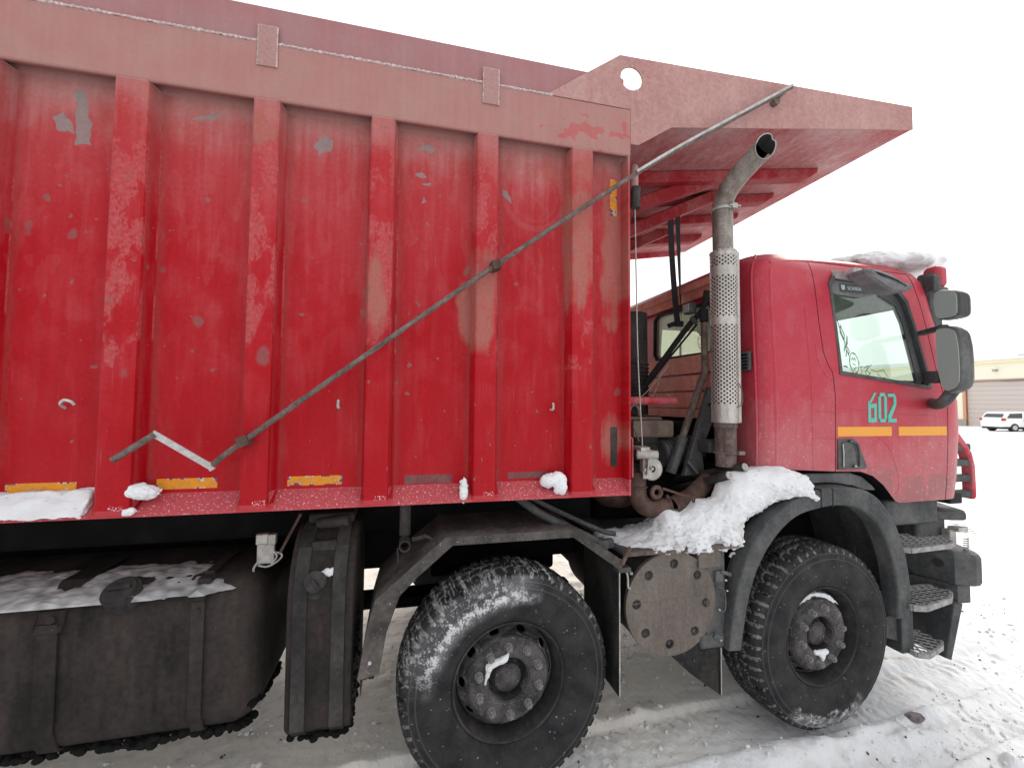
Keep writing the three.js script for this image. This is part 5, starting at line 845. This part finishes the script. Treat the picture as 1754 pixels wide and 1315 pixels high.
  // work lamp and the bundle of cables behind the cab
  const wl = part('work_lamp', truck, M.plastic, [box(1.40, 1.46, 2.575, 2.655, -0.60, -0.515, 0.014, 3), bar([1.42, 2.55, -0.53], [1.44, 2.50, -0.50], 0.02, 0.03)], { label: 'small square work lamp behind the cab' });
  part('lamp_glass', wl, M.mirror, [box(1.395, 1.402, 2.585, 2.645, -0.592, -0.525, 0.003)]);
  part('cable_bundle', truck, M.gap, [tube([[1.48, 2.72, -0.44], [1.47, 2.60, -0.47], [1.42, 2.48, -0.58], [1.28, 2.16, -0.80], [1.14, 1.92, -0.92]], 0.02, 50, 10), tube([[1.46, 2.5, -0.52], [1.36, 2.28, -0.7], [1.22, 2.04, -0.84], [1.0, 1.88, -0.9]], 0.008, 40, 6), box(1.44, 1.50, 2.50, 2.60, -0.48, -0.44, 0.015)]);
  part('thin_wire', truck, M.frostGrey, [tube([[1.35, 2.22, -0.70], [1.2, 2.0, -0.8], [1.02, 1.90, -0.84]], 0.004, 30, 5), tube([[1.30, 2.14, -0.72], [1.24, 1.98, -0.76], [1.12, 1.93, -0.82]], 0.003, 30, 5)]);
}

/* ================================================================== loose things on and round the truck */
{ // lashing strap hanging under the canopy
  const s = group('lashing_strap', scene, [1.50, 2.5, -0.80]);
  thing(s, 'black lashing strap hanging in two strips from the canopy behind the cab', 'strap');
  const ribbon = (a, b, c, w, tw) => { const n = 24, pos = [], idx = []; for (let i = 0; i <= n; i++) { const t = i / n, p = [0, 1, 2].map((k) => (1 - t) * (1 - t) * a[k] + 2 * t * (1 - t) * b[k] + t * t * c[k]), an = tw[0] + (tw[1] - tw[0]) * t, dx = Math.cos(an) * w / 2, dz = -Math.sin(an) * w / 2; pos.push(p[0] - dx, p[1], p[2] - dz, p[0] + dx, p[1], p[2] + dz); if (i < n) idx.push(2 * i, 2 * i + 1, 2 * i + 2, 2 * i + 1, 2 * i + 3, 2 * i + 2); } const g = new THREE.BufferGeometry(); g.setAttribute('position', new THREE.Float32BufferAttribute(pos, 3)); g.setIndex(idx); g.computeVertexNormals(); return g; };
  part('strap_strip', s, M.strap, [ribbon([-0.04, 0.93, -0.03], [-0.035, 0.5, -0.03], [-0.005, 0.06, 0], 0.052, [0.0, 0.0])]);
  part('strap_strip', s, M.strap, [ribbon([0.022, 0.945, -0.03], [0.035, 0.5, -0.03], [0.028, 0.08, 0], 0.046, [0.0, 0.9])]);
  part('strap_knot', s, M.strap, [box(-0.03, 0.04, 0.03, 0.075, -0.02, 0.02, 0.012), bar([-0.09, 0.03, 0], [-0.01, 0.06, 0], 0.008, 0.035)]);
  part('strap_tail', s, M.frostGrey, [cyl([0.02, 0.03, 0], [0.02, -0.10, 0], 0.003, 0.003, 6), cyl([0.02, -0.10, 0], [0.018, -0.19, 0], 0.007, 0.009, 8)]);
}
// snow bodies: a distance field roughened by noise, meshed by marching cubes
function snowMesh(name, fn, c, half, res, label, cat, grp, tint) {
  const mc = new MarchingCubes(res, M.snow, false, false, 400000);
  mc.isolation = 0; const hs = res / 2, f = mc.field;
  for (let k = 0; k < res; k++) for (let j = 0; j < res; j++) for (let i = 0; i < res; i++) {
    const x = c[0] + (i - hs) / hs * half[0], y = c[1] + (j - hs) / hs * half[1], z = c[2] + (k - hs) / hs * half[2];
    let d = fn(x, y, z); const e = Math.min(i, j, k, res - 1 - i, res - 1 - j, res - 1 - k); if (e < 2) d = Math.max(d, 0.01);
    f[k * res * res + j * res + i] = -d;
  }
  mc.update();
  const n = mc.count ?? mc.geometry.drawRange.count, src = mc.positionArray, pos = new Float32Array(n * 3);
  for (let i = 0; i < n; i++) { pos[i * 3] = src[i * 3] * half[0]; pos[i * 3 + 1] = src[i * 3 + 1] * half[1]; pos[i * 3 + 2] = src[i * 3 + 2] * half[2]; }
  let g = new THREE.BufferGeometry(); g.setAttribute('position', new THREE.BufferAttribute(pos, 3)); g = mergeVertices(g, 1e-5); g.computeVertexNormals();
  const p = g.attributes.position, col = new Float32Array(p.count * 3), uv = new Float32Array(p.count * 2);
  for (let i = 0; i < p.count; i++) { const X = p.getX(i) + c[0], Y = p.getY(i) + c[1], Z = p.getZ(i) + c[2]; let q = tint ? tint(X, Y, Z) : [1, 1, 1]; { const k = (0.97 + 0.22 * fbm(X * 9, Y * 9, Z * 9, 3)) * (N3(X * 75, Y * 75, Z * 75) > 0.58 ? 0.62 : 1); q = q.map((w) => Math.min(1, w * k)); } col.set(q, i * 3); uv.set([p.getX(i) + 0.5 * p.getZ(i), p.getY(i) + 0.7 * p.getZ(i)], i * 2); }
  g.setAttribute('color', new THREE.BufferAttribute(col, 3)); g.setAttribute('uv', new THREE.BufferAttribute(uv, 2));
  const m = new THREE.Mesh(g, M.snow); m.name = numbered(name); m.position.set(...c); m.castShadow = m.receiveShadow = true; scene.add(m); return thing(m, label, cat, grp);
}
const ell = (x, y, z, c, r) => { const a = (x - c[0]) / r[0], b = (y - c[1]) / r[1], d = (z - c[2]) / r[2]; return (Math.sqrt(a * a + b * b + d * d) - 1) * Math.min(...r); };
const smin = (a, b, k) => { const h = cl(0.5 + 0.5 * (b - a) / k); return mix(b, a, h) - k * h * (1 - h); };
const capsule = (x, y, z, a, b, r0, r1) => { const p = V(x, y, z), A = V(...a), B = V(...b), d = B.clone().sub(A), t = cl(p.clone().sub(A).dot(d) / d.lengthSq()); return p.distanceTo(A.addScaledVector(d, t)) - mix(r0, r1, t); };
snowMesh('snow_drift', (x, y, z) => {
  // a sheet on the deck that climbs into a heap over the rear half of the fender and curls down over its crown
  let d = ell(x, y, z, [0.90, 1.13, -0.24], [0.36, 0.036, 0.24]);
  d = smin(d, ell(x, y, z, [1.13, 1.16, -0.20], [0.25, 0.10, 0.19]), 0.06);
  d = smin(d, ell(x, y, z, [1.0, 1.24, -0.2], [0.06, 0.09, 0.08]), 0.06);
  d = smin(d, ell(x, y, z, [1.27, 1.25, -0.14], [0.19, 0.12, 0.14]), 0.06);
  d = smin(d, ell(x, y, z, [1.46, 1.395, -0.11], [0.18, 0.13, 0.13]), 0.06);
  d = smin(d, ell(x, y, z, [1.58, 1.45, -0.12], [0.20, 0.10, 0.14]), 0.05);
  d = smin(d, capsule(x, y, z, [1.62, 1.47, -0.06], [1.80, 1.455, -0.02], 0.075, 0.062), 0.05);
  d = smin(d, capsule(x, y, z, [1.80, 1.45, -0.02], [1.868, 1.372, 0.015], 0.05, 0.022), 0.03);
  if (d > 0.06 || d < -0.08) return d;
  const n = fbm(x * 6, y * 6, z * 6, 4), low = ss(-y + 0.42 * x, -0.95, -0.70); // crumbly lower edge
  d += 0.034 * fbm(x * 5, y * 5, z * 5, 2) + 0.010 * n + 0.009 * N3(x * 24, y * 24, z * 24) * (0.05 + 1.3 * low) + 0.007 * N3(x * 60, y * 60, z * 60) * (0.03 + 1.2 * low);
  return d;
}, [1.24, 1.31, -0.17], [0.72, 0.36, 0.28], 132, 'long heap of crusted snow on the deck and fender behind the front wheel', 'snow drift', null, (x, y, z) => { const n = fbm(x * 5, y * 7, z * 5, 3), b = ss(n, 0.05, 0.35) * ss(1.34 - y + 0.3 * (x - 1.1), 0.0, 0.2); const s = N3(x * 60, y * 60, z * 60) > 0.55 && x < 1.15 ? 0.55 : 1; return [1 - 0.18 * b, 1 - 0.24 * b, 1 - 0.3 * b].map((q) => q * s * (x < 0.95 ? 0.86 : 1)); });
snowMesh('snow_slab', (x, y, z) => {
  let d = ell(x, y, z, [2.86, 2.985, -0.42], [0.30, 0.05, 0.24]);
  d = smin(d, ell(x, y, z, [3.06, 3.015, -0.45], [0.33, 0.075, 0.25]), 0.05);
  d = smin(d, ell(x, y, z, [3.30, 3.045, -0.50], [0.20, 0.045, 0.25]), 0.04);
  d = smin(d, ell(x, y, z, [2.95, 2.98, -1.3], [0.42, 0.07, 0.7]), 0.1);
  if (d > 0.06) return d;
  return d + 0.03 * fbm(x * 5, y * 5, z * 5, 2) + 0.005 * N3(x * 26, y * 26, z * 26);
}, [2.95, 3.02, -0.85], [0.75, 0.19, 0.85], 84, 'slab of white snow overhanging the front of the cab roof', 'snow', null);
snowMesh('snow_heap', (x, y, z) => {
  const n = fbm(x * 7, y * 9, z * 9, 4), top = 1.552 + 0.05 * (x + 1.8) * 0.5 + 0.02 * n, bot = 1.452 + 0.03 * Math.max(0, N3(x * 5, 2) * 1.6 - 0.3);
  let d = Math.max(y - top, bot - y, x + 1.797 - 0.006 * n, z + 0.012 - 0.9 * (1.50 - y) * 0.8 - 0.014 * n, -0.085 - z);
  return d + 0.016 * fbm(x * 14, y * 20, z * 20, 4);
}, [-2.25, 1.495, -0.03], [0.56, 0.09, 0.09], 96, 'long bank of snow on the sloping sill at the rear left', 'snow', null, () => [0.92, 0.9, 0.91]);
const clump = (c, r, label, half, k = 1) => snowMesh('snow_clump', (x, y, z) => { let d = ell(x, y, z, c, r); if (d > 0.04) return d; return d + 0.016 * k * fbm(x * 16, y * 16, z * 16, 4) + 0.004 * N3(x * 60, y * 60, z * 60); }, c, half, 56, label, 'snow');
clump([-1.608, 1.540, -0.028], [0.062, 0.034, 0.045], 'oval clump of snow on the sill, touching the left end of an amber strip', [0.11, 0.07, 0.08]);
clump([-1.645, 1.462, -0.005], [0.024, 0.017, 0.018], 'small clump of snow at the sill edge below the oval clump', [0.05, 0.04, 0.04], 0.8);
clump([-0.248, 1.498, -0.022], [0.022, 0.055, 0.026], 'thin upright sliver of snow on the sill, left of the second post from the front', [0.06, 0.10, 0.06], 1.2);
snowMesh('snow_clump', (x, y, z) => { let d = ell(x, y, z, [0.195, 1.528, -0.03], [0.045, 0.034, 0.035]); d = smin(d, ell(x, y, z, [0.245, 1.535, -0.03], [0.05, 0.035, 0.035]), 0.012); d = smin(d, ell(x, y, z, [0.255, 1.492, -0.012], [0.036, 0.042, 0.03]), 0.01); if (d > 0.04) return d; return d + 0.014 * fbm(x * 18, y * 18, z * 18, 4) + 0.004 * N3(x * 70, y * 70, z * 70); }, [0.225, 1.51, -0.025], [0.13, 0.09, 0.08], 64, 'knobbly lump of snow stuck to the sill near the front corner', 'snow');
snowMesh('snow_layer', (x, y, z) => {
  const u = (z + 0.30 + 0.05 * N3(x * 5, 2)) / (0.17 + 0.06 * N3(x * 3, 7)), e = (x + 1.90) / 0.60, n = fbm(x * 9, 3, z * 9, 4), st = Math.min(1, Math.abs(x + 1.943 + 0.1 * (z + 0.2)) / 0.06, Math.abs(x + 1.405) / 0.045), cap = Math.hypot(x + 1.70, z + 0.13) / 0.13;
  const h = 0.024 * (1 - u * u - Math.pow(Math.abs(e), 6) + 0.9 * n) * Math.min(1, st, cap * cap) - 0.011 + 0.004 * N3(x * 40, z * 40, 5);
  return (y - 1.112 - h) * 0.6;
}, [-1.98, 1.12, -0.31], [0.80, 0.05, 0.26], 128, 'thin dirty layer of snow on top of the large fuel tank', 'snow', null, (x, y, z) => { const n = 0.46 + 0.35 * N3(x * 20, z * 20, 1); return [n, n * 0.98, n * 0.97]; });
clump([-0.885, 1.128, -0.085], [0.055, 0.022, 0.03], 'patch of snow behind the cap of the narrow tank', [0.1, 0.06, 0.06]);
snowMesh('snow_patch', (x, y, z) => { let d = capsule(x, y, z, [-0.105, 0.625, -0.030], [-0.028, 0.652, -0.030], 0.018, 0.015); d = smin(d, capsule(x, y, z, [-0.028, 0.652, -0.03], [-0.012, 0.675, -0.03], 0.014, 0.006), 0.01); d = smin(d, capsule(x, y, z, [-0.105, 0.622, -0.032], [-0.128, 0.54, -0.034], 0.015, 0.004), 0.012); if (d > 0.03) return d; return d + 0.012 * fbm(x * 30, y * 30, z * 30, 3); }, [-0.075, 0.60, -0.03], [0.10, 0.12, 0.05], 64, 'thin bent streak of snow caught on the nuts of the second wheel', 'snow');
snowMesh('snow_patch', (x, y, z) => { let d = capsule(x, y, z, [1.902, 0.440, -0.042], [1.985, 0.434, -0.044], 0.014, 0.014); d = smin(d, capsule(x, y, z, [1.945, 0.43, -0.040], [1.945, 0.39, -0.036], 0.02, 0.008), 0.015); if (d > 0.03) return d; return d + 0.01 * fbm(x * 30, y * 30, z * 30, 3); }, [1.945, 0.42, -0.04], [0.10, 0.08, 0.05], 56, 'small pad of snow in the hub of the front wheel', 'snow');
snowMesh('snow_patch', (x, y, z) => { let d = Math.max(Math.abs(Math.hypot(x - 1.935, y - 0.54) - 0.225) - 0.013, Math.abs(z + 0.10) - 0.035, 0.70 - y + 0.03 * N3(x * 20, 2)); if (d > 0.03) return d; return d + 0.014 * fbm(x * 26, y * 26, z * 26, 3); }, [1.935, 0.73, -0.10], [0.2, 0.07, 0.06], 64, 'curved pad of snow inside the rim of the front wheel', 'snow');
{ // dark lump of dirty ice in front of the front wheel
  const g = new THREE.IcosahedronGeometry(0.045, 4), p = g.attributes.position; for (let i = 0; i < p.count; i++) { const k = 1 + 0.6 * fbm(p.getX(i) * 18, p.getY(i) * 18, p.getZ(i) * 18 + 4, 3); p.setXYZ(i, p.getX(i) * k * 1.3, p.getY(i) * k * 0.45, p.getZ(i) * k * 0.9); } g.computeVertexNormals();
  const m = new THREE.Mesh(boxUV(g), dusty([0.10, 0.075, 0.08], [0.3, 0.27, 0.27], 0.3, { k: 50, p: 6, rep: 6 })); m.name = 'ice_lump'; m.position.set(2.58, groundH(2.58, 0.03) + 0.012, 0.03); m.castShadow = m.receiveShadow = true; scene.add(m); thing(m, 'dark lump of dirty ice lying on the snow ahead of the front wheel', 'ice');
}
{ // crumbs of dirt and broken snow that nobody could count
  const base = new THREE.IcosahedronGeometry(1, 1), p = base.attributes.position; for (let i = 0; i < p.count; i++) { const k = 1 + 0.5 * N3(p.getX(i) * 1.7, p.getY(i) * 1.7, p.getZ(i) * 1.7 + 2); p.setXYZ(i, p.getX(i) * k, p.getY(i) * k * 0.65, p.getZ(i) * k); } base.computeVertexNormals();
  const make = (name, n, mat, pick, label) => {
    const im = new THREE.InstancedMesh(base, mat, n), q = new THREE.Object3D();
    for (let i = 0; i < n; i++) { const [x, z, s] = pick(); q.position.set(x, groundH(x, z) + s * 0.3, z); q.rotation.set(rr(0, 3), rr(0, 6), rr(0, 3)); q.scale.setScalar(s); q.updateMatrix(); im.setMatrixAt(i, q.matrix); }
    im.name = name; im.castShadow = im.receiveShadow = true; Object.assign(im.userData, { kind: 'stuff', label, category: 'debris' }); scene.add(im);
  };
  make('snow_crumbs', 5000, new THREE.MeshStandardMaterial({ color: new THREE.Color(0.66, 0.65, 0.65), roughness: 0.9 }), () => { for (;;) { const x = rr(-2.2, 5.5), z = rr(-2.4, 1.3); if (fbm(x * 1.2, z * 1.2, 60, 3) > rr(-0.15, 0.4)) return [x, z, 0.003 + 0.014 * Math.pow(rnd(), 4)]; } }, 'scattered crumbs of broken snow on the ground');
  make('dirt_crumbs', 800, new THREE.MeshStandardMaterial({ color: new THREE.Color(0.09, 0.075, 0.07), roughness: 0.9 }), () => { for (;;) { const x = rr(-1.6, 5.0), z = rr(-1.6, 1.2); if (fbm(x * 1.6, z * 1.6, 70, 3) > rr(0.0, 0.4)) return [x, z, 0.002 + 0.007 * Math.pow(rnd(), 4)]; } }, 'scattered dark crumbs of dirt on the packed snow');
}

camera.updateProjectionMatrix();
renderer.render(scene, camera);
